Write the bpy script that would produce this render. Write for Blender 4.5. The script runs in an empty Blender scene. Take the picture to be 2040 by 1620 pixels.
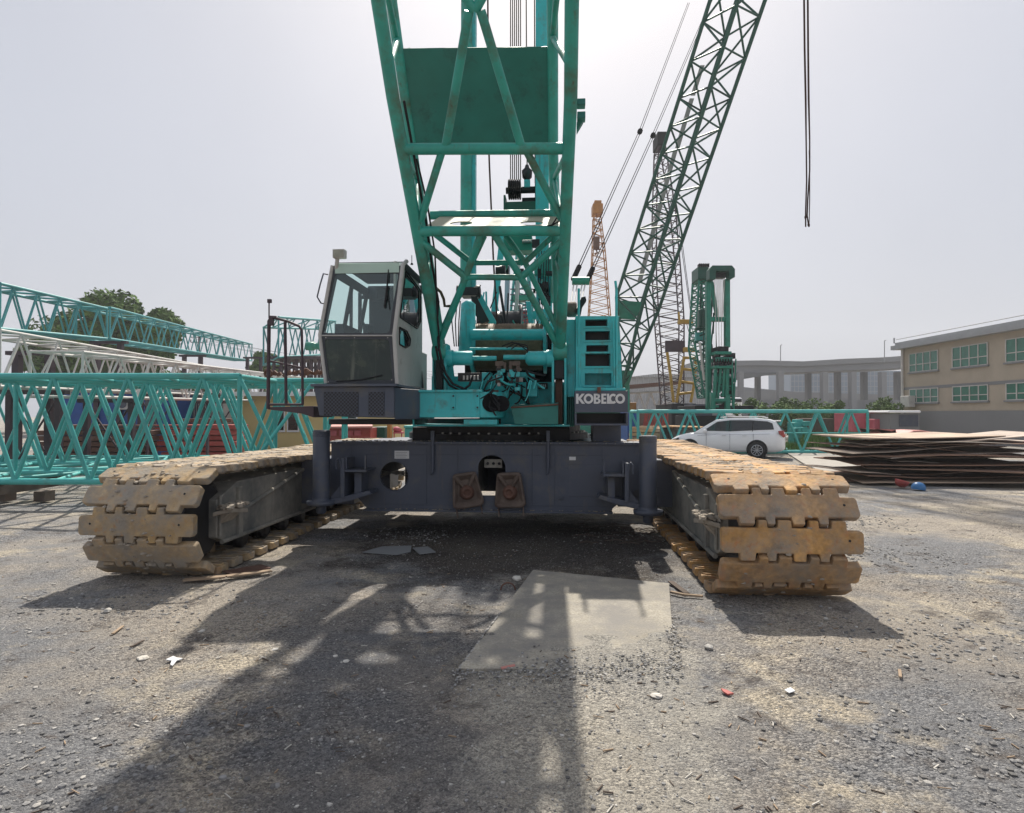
import bpy, bmesh, math, random
from mathutils import Vector, Matrix, noise
R = math.radians
rnd = random.Random(11)
S = bpy.context.scene
COL = S.collection

# ------------------------------------------------------------------ camera, world, sun
CH, F = 1.8, 1240.0                       # eye height, focal length in photo pixels (2040 wide)
PITCH = math.atan(15 / F)
cam = bpy.data.cameras.new('camera'); cam.sensor_width = 36; cam.lens = 36 * F / 2040
cam.clip_end = 2000; cam.clip_start = .05
co = bpy.data.objects.new('camera', cam); COL.objects.link(co)
co.location = (0, 0, CH); co.rotation_euler = (math.pi / 2 + PITCH, 0, 0)
S.camera = co
SUN_EL, SUN_AZ = R(50), R(5)              # azimuth from +Y towards +X
w = bpy.data.worlds.new('World'); S.world = w; w.use_nodes = True
nt = w.node_tree; bg = nt.nodes['Background']
sky = nt.nodes.new('ShaderNodeTexSky'); sky.sky_type = 'NISHITA'; sky.sun_disc = False
sky.sun_elevation = SUN_EL; sky.sun_rotation = SUN_AZ
sky.air_density = 1.0; sky.dust_density = 6.0; sky.ozone_density = 1.0
mixs = nt.nodes.new('ShaderNodeMix'); mixs.data_type = 'RGBA'; mixs.inputs[0].default_value = .86
nt.links.new(sky.outputs[0], mixs.inputs[6]); mixs.inputs[7].default_value = (3.55, 3.72, 4.18, 1)
cn = nt.nodes.new('ShaderNodeTexNoise'); cn.inputs['Scale'].default_value = 1.6; cn.inputs['Detail'].default_value = 3; cr_ = nt.nodes.new('ShaderNodeMapRange'); cr_.inputs[3].default_value = .93; cr_.inputs[4].default_value = 1.05
ct = nt.nodes.new('ShaderNodeTexCoord'); nt.links.new(ct.outputs['Generated'], cn.inputs[0]); nt.links.new(cn.outputs[0], cr_.inputs[0]); cr_.inputs[1].default_value = .3; cr_.inputs[2].default_value = .7
cv_ = nt.nodes.new('ShaderNodeVectorMath'); cv_.operation = 'SCALE'; nt.links.new(mixs.outputs[2], cv_.inputs[0]); nt.links.new(cr_.outputs[0], cv_.inputs['Scale']); nt.links.new(cv_.outputs[0], bg.inputs[0]); bg.inputs[1].default_value = .108
sl = bpy.data.lights.new('sun', 'SUN'); sl.energy = 4.3; sl.angle = R(.9); sl.color = (1, .94, .84)
so = bpy.data.objects.new('sun', sl); COL.objects.link(so)
sd = Vector((math.sin(SUN_AZ) * math.cos(SUN_EL), math.cos(SUN_AZ) * math.cos(SUN_EL), math.sin(SUN_EL)))
so.rotation_euler = sd.to_track_quat('Z', 'Y').to_euler(); so.location = sd * 60
S.view_settings.view_transform = 'Standard'; S.view_settings.look = 'None'
S.view_settings.exposure = .55; S.view_settings.gamma = 1
S.cycles.max_bounces = 6; S.cycles.transparent_max_bounces = 12; S.cycles.volume_bounces = 0

# ------------------------------------------------------------------ helpers
def ray(px, py):
    dx = (px - 1020) / F; dz = (810 - py) / F
    return Vector((dx, math.cos(PITCH) - dz * math.sin(PITCH), math.sin(PITCH) + dz * math.cos(PITCH)))
def W(px, py, Y):
    d = ray(px, py); return Vector((0, 0, CH)) + d * (Y / d.y)
def G(px, py, z=0):
    d = ray(px, py); return Vector((0, 0, CH)) + d * ((z - CH) / d.z)
YAW = R(4.5); ORIG = Vector((-.65, 6.5, 0))
UU = Vector((math.sin(YAW), math.cos(YAW), 0)); VV = Vector((math.cos(YAW), -math.sin(YAW), 0))
def c(px, py, b):                         # a point of the crane's own frame, b metres behind its nose
    d = ray(px, py); C0 = Vector((0, 0, CH)); s = (b - (C0 - ORIG).dot(UU)) / d.dot(UU)
    p = C0 + d * s - ORIG
    return Vector((p.dot(VV), b, p.z))

org = {}
def tag(o, label=None, cat=None, group=None, kind=None):
    if label: o['label'] = label
    if cat: o['category'] = cat
    if group: o['group'] = group
    if kind: o['kind'] = kind
    return o
def empty(name, loc, label, cat, group=None, rz=0, local=False):
    o = bpy.data.objects.new(name, None); COL.objects.link(o); o.location = loc; o.rotation_euler.z = rz
    o.empty_display_size = .2
    org[o.name] = Vector((0, 0, 0)) if local else Vector(loc)
    return tag(o, label, cat, group)
SPLIT = {'flange_bolt', 'ring_bolt', 'hoist_fitting', 'control_cable', 'gusset', 'rib', 'access_cover', 'jack_lug', 'deck_lug', 'wiper', 'guide_sheave', 'drum_flange', 'frame_screw', 'grab_rail', 'loose_hose', 'tie_rod', 'valve_block', 'foot_pin_cylinder', 'machine_body_', 'pendant_line', 'base_plate', 'hoist_rope', 'walkway_strip', 'spreader_beam', 'window_seal', 'side_bracket', 'cover_hole', 'side_louvre', 'panel', 'step_', 'mast_foot_gear', 'brace'}
class MB:
    def __init__(s): s.v = []; s.f = []; s.m = []; s.s = []
    def add(s, vs, fs, mi=0, sm=False):
        n = len(s.v); s.v += [tuple(v) for v in vs]; s.f += [tuple(i + n for i in f) for f in fs]
        s.m += [mi] * len(fs); s.s += [sm] * len(fs); return s
    def hexa(s, p, mi=0):
        return s.add(p, [(0, 1, 2, 3), (7, 6, 5, 4), (0, 4, 5, 1), (1, 5, 6, 2), (2, 6, 7, 3), (3, 7, 4, 0)], mi)
    def box(s, x0, x1, y0, y1, z0, z1, mi=0, M=None):
        p = [Vector(q) for q in [(x0, y0, z0), (x1, y0, z0), (x1, y1, z0), (x0, y1, z0), (x0, y0, z1), (x1, y0, z1), (x1, y1, z1), (x0, y1, z1)]]
        if M: p = [M @ q for q in p]
        return s.hexa(p, mi)
    def cbox(s, ctr, sz, M=None, mi=0):
        T = Matrix.Translation(Vector(ctr)) @ (M if M else Matrix())
        a, b, d = sz[0] / 2, sz[1] / 2, sz[2] / 2
        return s.box(-a, a, -b, b, -d, d, mi, T)
    def prism(s, poly, d, mi=0):
        n = len(poly); d = Vector(d); v = [Vector(p) for p in poly]; v += [p + d for p in v]
        return s.add(v, [tuple(range(n)), tuple(range(2 * n - 1, n - 1, -1))] + [(i, (i + 1) % n, n + (i + 1) % n, n + i) for i in range(n)], mi)
    def tube(s, pts, r, n=8, mi=0, sm=True, caps=True):
        pts = [Vector(p) for p in pts]; k = len(pts); rs = r if isinstance(r, (list, tuple)) else [r] * k
        t0 = (pts[1] - pts[0]).normalized(); a = t0.orthogonal().normalized(); vs = []; fs = []
        for i, p in enumerate(pts):
            t = ((pts[min(i + 1, k - 1)] - pts[max(i - 1, 0)])).normalized()
            a = (a - t * a.dot(t)); a = a.normalized() if a.length > 1e-6 else t.orthogonal().normalized()
            b = t.cross(a)
            for j in range(n):
                an = 2 * math.pi * j / n; vs.append(p + (a * math.cos(an) + b * math.sin(an)) * rs[i])
        for i in range(k - 1):
            for j in range(n): fs.append((i * n + j, i * n + (j + 1) % n, (i + 1) * n + (j + 1) % n, (i + 1) * n + j))
        s.add(vs, fs, mi, sm)
        if caps: s.add(vs[:n], [tuple(range(n))], mi); s.add(vs[-n:], [tuple(range(n - 1, -1, -1))], mi)
        return s
    def lathe(s, ctr, axis, prof, n=20, mi=0, sm=True):
        axis = Vector(axis).normalized(); ctr = Vector(ctr); a = axis.orthogonal().normalized(); b = axis.cross(a); vs = []; fs = []
        for t, r in prof:
            for j in range(n):
                an = 2 * math.pi * j / n; vs.append(ctr + axis * t + (a * math.cos(an) + b * math.sin(an)) * max(r, 1e-4))
        for i in range(len(prof) - 1):
            for j in range(n): fs.append((i * n + j, i * n + (j + 1) % n, (i + 1) * n + (j + 1) % n, (i + 1) * n + j))
        s.add(vs, fs, mi, sm); s.add(vs[:n], [tuple(range(n))], mi); s.add(vs[-n:], [tuple(range(n - 1, -1, -1))], mi)
        return s
    def lump(s, ctr, r, sq=.6, mi=0, seg=6, rings=4, sm=True, jit=.3, rg=rnd):
        ctr = Vector(ctr); vs = [ctr + Vector((0, 0, r * sq))]; fs = []
        for i in range(1, rings):
            th = math.pi * i / rings
            for j in range(seg):
                an = 2 * math.pi * j / seg; q = r * (1 + jit * (rg.random() - .5) * 2)
                vs.append(ctr + Vector((math.sin(th) * math.cos(an) * q, math.sin(th) * math.sin(an) * q, math.cos(th) * q * sq)))
        vs.append(ctr - Vector((0, 0, r * sq))); L = len(vs) - 1
        for j in range(seg):
            fs.append((0, 1 + j, 1 + (j + 1) % seg)); fs.append((L, L - seg + (j + 1) % seg, L - seg + j))
            for i in range(rings - 2):
                o = 1 + i * seg; fs.append((o + j, o + seg + j, o + seg + (j + 1) % seg, o + (j + 1) % seg))
        return s.add(vs, fs, mi, sm)
    def plate(s, outer, holes, th, M, mi=0):
        cu = bpy.data.curves.new('t', 'CURVE'); cu.dimensions = '2D'; cu.fill_mode = 'BOTH'; cu.extrude = th / 2
        for pl in [outer] + list(holes):
            sp = cu.splines.new('POLY'); sp.points.add(len(pl) - 1)
            for q, p in zip(sp.points, pl): q.co = (p[0], p[1], 0, 1)
            sp.use_cyclic_u = True
        o = bpy.data.objects.new('t', cu); me = o.to_mesh()
        s.add([M @ v.co for v in me.vertices], [tuple(p.vertices) for p in me.polygons], mi)
        o.to_mesh_clear(); bpy.data.objects.remove(o); bpy.data.curves.remove(cu); return s
    def islands(s):                       # the separate pieces of a mesh, pieces that touch at a vertex kept together
        par = list(range(len(s.v))); key = {}
        def fd(i):
            while par[i] != i: par[i] = par[par[i]]; i = par[i]
            return i
        for i, v in enumerate(s.v):
            k = tuple(round(q, 4) for q in v)
            if k in key: par[fd(i)] = fd(key[k])
            else: key[k] = i
        for f in s.f:
            for j in f[1:]: par[fd(j)] = fd(f[0])
        gp_ = {}
        for i, f in enumerate(s.f): gp_.setdefault(fd(f[0]), []).append(i)
        out = []
        for fl in gp_.values():
            m = MB(); mp = {}
            for i in fl:
                m.f.append(tuple(mp.setdefault(j, len(mp)) for j in s.f[i])); m.m.append(s.m[i]); m.s.append(s.s[i])
            m.v = [None] * len(mp)
            for j, n in mp.items(): m.v[n] = s.v[j]
            out.append(m)
        return out
    def build(s, name, mats, parent=None, bevel=0, recalc=True):
        if name in SPLIT and not getattr(s, 'part', False):
            r = None
            for m in s.islands(): m.part = True; r = m.build(name, mats, parent, bevel, recalc)
            return r
        me = bpy.data.meshes.new(name)
        o_ = org.get(parent.name, Vector((0, 0, 0))) if parent else Vector((0, 0, 0))
        if o_.length: s.v = [(a - o_.x, b - o_.y, d - o_.z) for a, b, d in s.v]
        me.from_pydata(s.v, [], s.f)
        for m in (mats if isinstance(mats, (list, tuple)) else [mats]): me.materials.append(m)
        me.polygons.foreach_set('material_index', s.m); me.polygons.foreach_set('use_smooth', s.s)
        if recalc:
            bm = bmesh.new(); bm.from_mesh(me); bmesh.ops.recalc_face_normals(bm, faces=bm.faces); bm.to_mesh(me); bm.free()
        o = bpy.data.objects.new(name, me); COL.objects.link(o)
        if parent: o.parent = parent; org[o.name] = o_
        if bevel:
            md = o.modifiers.new('bevel', 'BEVEL'); md.width = bevel; md.segments = 2; md.limit_method = 'ANGLE'; md.angle_limit = R(40)
        return o
def circ(cx, cy, r, n=28, ry=None):
    ry = ry or r; return [(cx + r * math.cos(2 * math.pi * i / n), cy + ry * math.sin(2 * math.pi * i / n)) for i in range(n)]
def rrect(x0, y0, x1, y1, r, n=4):
    o = []
    for cx, cy, a in ((x1 - r, y1 - r, 0), (x0 + r, y1 - r, 90), (x0 + r, y0 + r, 180), (x1 - r, y0 + r, 270)):
        for i in range(n + 1): o.append((cx + r * math.cos(R(a + 90 * i / n)), cy + r * math.sin(R(a + 90 * i / n))))
    return o
def rpoly(pts, r, n=3):                   # round the corners of a 2D polygon
    o = []; k = len(pts)
    for i in range(k):
        p = Vector(pts[i]); a = (Vector(pts[i - 1]) - p); b = (Vector(pts[(i + 1) % k]) - p); q = min(r, a.length * .45, b.length * .45)
        a = p + a.normalized() * q; b = p + b.normalized() * q
        for j in range(n + 1):
            t = j / n; o.append(tuple(a * (1 - t) ** 2 + p * 2 * t * (1 - t) + b * t * t))
    return o
MXZ = Matrix(((1, 0, 0, 0), (0, 0, 1, 0), (0, 1, 0, 0), (0, 0, 0, 1)))   # plate (x, y) -> (x, z), thickness along y
def front(b): return Matrix.Translation((0, b, 0)) @ MXZ
def c2(px, py, b): p = c(px, py, b); return (p.x, p.z)
def copy_tree(o, parent=None):
    n = o.copy(); COL.objects.link(n); n.parent = parent
    for ch in [x for x in bpy.data.objects if x.parent == o]: copy_tree(ch, n)
    return n

# ------------------------------------------------------------------ materials
def mat(name, col, rough=.5, metal=0, var=.12, vs=2.5, dirt=None, damt=.35, ds=3.5, streak=0, scol=(.12, .06, .03), bump=0, bs=30, rand=0, coat=0, fine=0, dark=None):
    m = bpy.data.materials.new(name); m.use_nodes = True; t = m.node_tree; N = t.nodes; L = t.links; b = N['Principled BSDF']
    tc = N.new('ShaderNodeTexCoord')
    def nz(scale, det=5, mp=None, rg=.55):
        n = N.new('ShaderNodeTexNoise'); n.inputs['Scale'].default_value = scale; n.inputs['Detail'].default_value = det; n.inputs['Roughness'].default_value = rg
        if mp:
            q = N.new('ShaderNodeMapping'); q.inputs['Scale'].default_value = mp; L.new(tc.outputs['Object'], q.inputs[0]); L.new(q.outputs[0], n.inputs[0])
        else: L.new(tc.outputs['Object'], n.inputs[0])
        return n.outputs[0]
    def ramp(src, a, bb):
        r = N.new('ShaderNodeMapRange'); r.inputs[1].default_value = a; r.inputs[2].default_value = bb; L.new(src, r.inputs[0]); return r.outputs[0]
    def mix(fac, A, B, mode='MIX'):
        x = N.new('ShaderNodeMix'); x.data_type = 'RGBA'; x.blend_type = mode
        for i, q in ((0, fac), (6, A), (7, B)):
            if isinstance(q, (int, float)): x.inputs[i].default_value = q
            elif isinstance(q, tuple): x.inputs[i].default_value = (*q[:3], 1)
            else: L.new(q, x.inputs[i])
        return x.outputs[2]
    lo = tuple(v * (1 - var) for v in col); hi = tuple(min(1, v * (1 + var)) for v in col)
    cc = mix(ramp(nz(vs), .3, .7), lo, hi)
    if fine: cc = mix(ramp(nz(fine, 3), .3, .75), cc, mix(1.0, cc, (.55, .53, .5), 'MULTIPLY'))
    rg = rough
    if dirt:
        fac = ramp(nz(ds, 8, None, .68), 1 - damt - .08, 1 - damt + .16) if damt < 1 else 1.0
        cc = mix(fac, cc, dirt)
        x = N.new('ShaderNodeMapRange'); L.new(fac, x.inputs[0]); x.inputs[3].default_value = rough; x.inputs[4].default_value = .9; L.new(x.outputs[0], b.inputs['Roughness'])
    else: b.inputs['Roughness'].default_value = rough
    if streak:
        cc = mix(ramp(nz(5, 6, (2.2, 2.2, .22)), .70 - streak * .25, .80), cc, scol)
    if dark: cc = mix(ramp(nz(3.2, 9, None, .72), .56, .78), cc, dark)
    if rand:
        oi = N.new('ShaderNodeObjectInfo'); hs = N.new('ShaderNodeHueSaturation'); L.new(cc, hs.inputs['Color'])
        for nm, lo_, hi_ in (('Value', 1 - rand, 1 + rand), ('Saturation', 1 - rand * 1.8, 1 + rand * .5)):
            q = N.new('ShaderNodeMapRange'); L.new(oi.outputs['Random'], q.inputs[0]); q.inputs[3].default_value = lo_ if nm == 'Value' else hi_; q.inputs[4].default_value = hi_ if nm == 'Value' else lo_
            if nm == 'Saturation':
                mm = N.new('ShaderNodeMath'); mm.operation = 'FRACT'; m2 = N.new('ShaderNodeMath'); m2.operation = 'MULTIPLY'; m2.inputs[1].default_value = 7.3
                L.new(oi.outputs['Random'], m2.inputs[0]); L.new(m2.outputs[0], mm.inputs[0]); L.new(mm.outputs[0], q.inputs[0])
            L.new(q.outputs[0], hs.inputs[nm])
        cc = hs.outputs[0]
    if isinstance(cc, tuple): b.inputs['Base Color'].default_value = (*cc, 1)
    else: L.new(cc, b.inputs['Base Color'])
    b.inputs['Metallic'].default_value = metal; b.inputs['Coat Weight'].default_value = coat
    if bump:
        bp = N.new('ShaderNodeBump'); bp.inputs['Strength'].default_value = bump; bp.inputs['Distance'].default_value = .02
        L.new(nz(bs, 6), bp.inputs['Height']); L.new(bp.outputs[0], b.inputs['Normal'])
    return m
GRIME = (.09, .075, .06)
M = {}
M['turq'] = mat('turquoise_paint', (.045, .48, .50), .42, var=.16, dirt=(.12, .21, .19), damt=.42, ds=5, streak=.4, scol=(.11, .10, .07), bump=.05)
M['green'] = mat('boom_green_paint', (.035, .33, .27), .42, var=.16, dirt=(.10, .115, .07), damt=.44, ds=2.2, streak=.30, scol=(.09, .06, .03), bump=.08)
M['greenplate'] = mat('plate_green_paint', (.02, .17, .145), .5, var=.12, dirt=(.03, .09, .08), damt=.4)
M['beige'] = mat('plate_pale_paint', (.33, .32, .23), .6, var=.1, dirt=(.25, .33, .28), damt=.4, ds=3)
M['lteal'] = mat('lattice_turquoise_paint', (.06, .37, .35), .5, var=.15, dirt=(.16, .16, .11), damt=.34, ds=2)
M['teal2'] = mat('lattice_blue_green_paint', (.06, .29, .30), .5, var=.15, dirt=(.12, .14, .11), damt=.3, ds=2)
M['lwhite'] = mat('lattice_white_paint', (.55, .53, .50), .6, var=.1, dirt=(.25, .20, .16), damt=.35, ds=2)
M['dgreen'] = mat('dark_green_paint', (.003, .07, .047), .5, var=.2)
M['mgreen'] = mat('mid_green_paint', (.008, .20, .135), .45, var=.2, dirt=(.03, .05, .04), damt=.35)
M['orange'] = mat('orange_paint', (.40, .17, .035), .6, var=.2)
M['yellow'] = mat('ochre_paint', (.42, .25, .03), .55, var=.2, dirt=(.15, .08, .03), damt=.35)
M['purple'] = mat('dark_plum_paint', (.055, .035, .045), .6, var=.2)
M['brown'] = mat('rusty_brown_steel', (.13, .065, .045), .8, var=.25, dirt=(.24, .15, .11), damt=.35)
M['char'] = mat('charcoal_paint', (.068, .08, .112), .42, var=.12, dirt=(.15, .14, .125), damt=.40, ds=2.6, streak=.3, scol=(.12, .11, .10), bump=.05)
M['char2'] = mat('charcoal_dusty_paint', (.115, .12, .118), .75, var=.18, dirt=(.30, .28, .24), damt=.56, ds=1.8, streak=.55, scol=(.19, .18, .16), bump=.15, bs=18)
M['wire'] = mat('dark_wire', (.03, .03, .03), 1.0, var=.1)
M['wire'].node_tree.nodes['Principled BSDF'].inputs['Specular IOR Level'].default_value = 0
M['black'] = mat('black_rubber', (.010, .010, .012), .8, var=.2)
M['blackm'] = mat('dark_greasy_metal', (.02, .02, .022), .45, .3, var=.3, dirt=(.05, .04, .03), damt=.4)
M['cabgrey'] = mat('cab_silver_paint', (.46, .45, .43), .38, var=.08, dirt=(.22, .21, .18), damt=.38, ds=2.5, streak=.2, scol=(.2, .18, .15))
M['cabin'] = mat('cab_interior_plastic', (.05, .055, .065), .7, var=.1)
M['steel'] = mat('bare_steel', (.35, .34, .32), .4, .8, var=.15)
M['rope'] = mat('wire_rope', (.10, .075, .05), .6, .2, var=.3, vs=20)
M['ropeb'] = mat('old_brown_rope', (.05, .025, .018), .8, var=.3)
M['drumrope'] = mat('wound_rope', (.24, .17, .11), .7, var=.3, vs=14)
M['shoe'] = mat('rusty_dusty_shoe', (.54, .29, .085), .72, var=.3, vs=2.2, dirt=(.285, .235, .18), damt=.50, ds=2.8, streak=.6, scol=(.44, .155, .035), bump=.6, bs=16, rand=.10, fine=18, dark=(.15, .115, .085))
M['shoel'] = mat('cream_dusty_shoe', (.52, .35, .165), .75, var=.25, vs=2.2, dirt=(.28, .245, .20), damt=.56, ds=3.0, streak=.5, scol=(.40, .19, .06), bump=.6, bs=16, rand=.10, fine=18, dark=(.17, .145, .12))
M['cavity_shade'] = mat('painted_cavity_shade', (.004, .004, .005), 1.0)  # near-black colour painted in for the shade inside cavities
M['mud'] = mat('dry_mud', (.34, .295, .24), .95, var=.2, vs=8, dirt=(.25, .215, .18), damt=.45, bump=.6, bs=30)
M['pad'] = mat('muddy_pad_steel', (.135, .10, .08), .75, var=.25, vs=6, dirt=(.075, .05, .042), damt=.42, bump=.25)
M['white'] = mat('white_paint', (.86, .87, .88), .3, var=.02, coat=.3)
M['label'] = mat('white_sticker', (.68, .68, .68), .5, var=.05)
M['tyre'] = mat('tyre', (.018, .018, .018), .8, var=.1)
M['alloy'] = mat('alloy', (.45, .46, .48), .35, .7, var=.05)
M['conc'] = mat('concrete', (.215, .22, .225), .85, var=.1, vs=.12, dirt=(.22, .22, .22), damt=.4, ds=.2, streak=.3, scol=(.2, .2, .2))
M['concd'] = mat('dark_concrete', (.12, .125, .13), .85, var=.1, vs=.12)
M['wally'] = mat('yellow_render', (.56, .44, .20), .85, var=.07, vs=.8, dirt=(.35, .28, .15), damt=.3, ds=1)
M['tan'] = mat('tan_brick_render', (.42, .36, .28), .85, var=.08, vs=1.2, dirt=(.3, .25, .2), damt=.3, ds=.6)
M['greyroof'] = mat('grey_cladding', (.34, .35, .36), .7, var=.08)
M['blue'] = mat('blue_container_paint', (.01, .07, .28), .5, var=.15, dirt=(.05, .06, .1), damt=.3)
M['red'] = mat('red_paint', (.35, .055, .045), .55, var=.15, dirt=(.2, .1, .08), damt=.3)
M['pink'] = mat('faded_red_container', (.48, .10, .13), .6, var=.12, dirt=(.35, .2, .2), damt=.3)
M['redroof'] = mat('pale_red_sheet', (.50, .20, .17), .6, var=.15)
M['shed'] = mat('white_shed_sheet', (.52, .52, .52), .6, var=.1, streak=.3, scol=(.3, .2, .14))
M['ply'] = mat('weathered_sheet', (.42, .32, .24), .85, var=.2, vs=.9, dirt=(.28, .22, .18), damt=.45, ds=1.4, rand=.18, bump=.2)
M['plyd'] = mat('dark_sheet', (.24, .14, .095), .9, var=.3, rand=.15)
M['wood'] = mat('split_wood', (.30, .22, .15), .9, var=.25, vs=6)
M['wooddk'] = mat('dark_wood', (.10, .075, .06), .9, var=.25, vs=6)
M['stonew'] = mat('pale_stone', (.50, .47, .42), .9, var=.2, vs=12, rand=.15)
M['bark'] = mat('bark', (.10, .075, .05), .9, var=.3)
M['leafd'] = mat('leaves_dark', (.07, .135, .02), .95, var=.45, vs=1.3)
M['leafm'] = mat('leaves_mid', (.10, .16, .045), .95, var=.4, vs=.9)
M['grass'] = mat('grass', (.10, .17, .03), .7, var=.4, vs=3)
M['olive'] = mat('dirty_lower_glass', (.016, .028, .022), .08, var=.3, vs=3.5, dirt=(.08, .10, .07), damt=.42, ds=1.6, streak=.4, scol=(.16, .17, .13))
def glass(name, tint, alpha, rough=.03):
    m = bpy.data.materials.new(name); m.use_nodes = True; t = m.node_tree; N = t.nodes; L = t.links; N.remove(N['Principled BSDF'])
    tr = N.new('ShaderNodeBsdfTransparent'); tr.inputs[0].default_value = (*tint, 1)
    gl = N.new('ShaderNodeBsdfGlossy'); gl.inputs['Roughness'].default_value = rough
    fr = N.new('ShaderNodeFresnel'); fr.inputs[0].default_value = 1.5
    ad = N.new('ShaderNodeMath'); ad.inputs[1].default_value = alpha; L.new(fr.outputs[0], ad.inputs[0])
    mx = N.new('ShaderNodeMixShader'); L.new(ad.outputs[0], mx.inputs[0]); L.new(tr.outputs[0], mx.inputs[1]); L.new(gl.outputs[0], mx.inputs[2])
    L.new(mx.outputs[0], N['Material Output'].inputs[0]); return m
M['glass'] = glass('clear_glass', (.80, .92, .90), .03)
M['glassd'] = mat('dark_tinted_glass', (.012, .016, .018), .06, var=.1)
M['glassd'].node_tree.nodes['Principled BSDF'].inputs['Specular IOR Level'].default_value = .7
M['gwin'] = mat('green_window_glass', (.03, .16, .11), .15, var=.2)
M['lamp'] = mat('lamp_lens', (.30, .30, .24), .3, var=.2, vs=20)
def grille_mat():
    m = mat('perforated_plate', (.052, .06, .085), .45); t = m.node_tree; N = t.nodes; L = t.links; b = N['Principled BSDF']
    tc = N.new('ShaderNodeTexCoord'); mp = N.new('ShaderNodeMapping'); mp.inputs['Scale'].default_value = (1, .001, 1); L.new(tc.outputs['Object'], mp.inputs[0])
    mp.inputs['Rotation'].default_value = (0, R(45), 0)
    v = N.new('ShaderNodeTexVoronoi'); v.inputs['Scale'].default_value = 30; v.inputs['Randomness'].default_value = 0; L.new(mp.outputs[0], v.inputs[0])
    r = N.new('ShaderNodeMapRange'); r.inputs[1].default_value = .36; r.inputs[2].default_value = .46; L.new(v.outputs[0], r.inputs[0])
    x = N.new('ShaderNodeMix'); x.data_type = 'RGBA'; x.inputs[6].default_value = (.004, .004, .006, 1)
    src = b.inputs['Base Color'].links[0].from_socket; L.new(src, x.inputs[7]); L.new(r.outputs[0], x.inputs[0]); L.new(x.outputs[2], b.inputs['Base Color']); return m
M['grille'] = grille_mat()
def bands(col, dark, scale, axis=(1, 0, 0), name='banded'):
    m = mat(name, col, .6); t = m.node_tree; N = t.nodes; L = t.links; b = N['Principled BSDF']
    tc = N.new('ShaderNodeTexCoord'); wv = N.new('ShaderNodeTexWave'); wv.inputs['Scale'].default_value = scale
    wv.bands_direction = 'XYZ'[axis.index(1)]; L.new(tc.outputs['Object'], wv.inputs[0])
    bp = N.new('ShaderNodeBump'); bp.inputs['Strength'].default_value = 1; bp.inputs['Distance'].default_value = .05; L.new(wv.outputs[1], bp.inputs['Height']); L.new(bp.outputs[0], b.inputs['Normal'])
    return m

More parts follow.
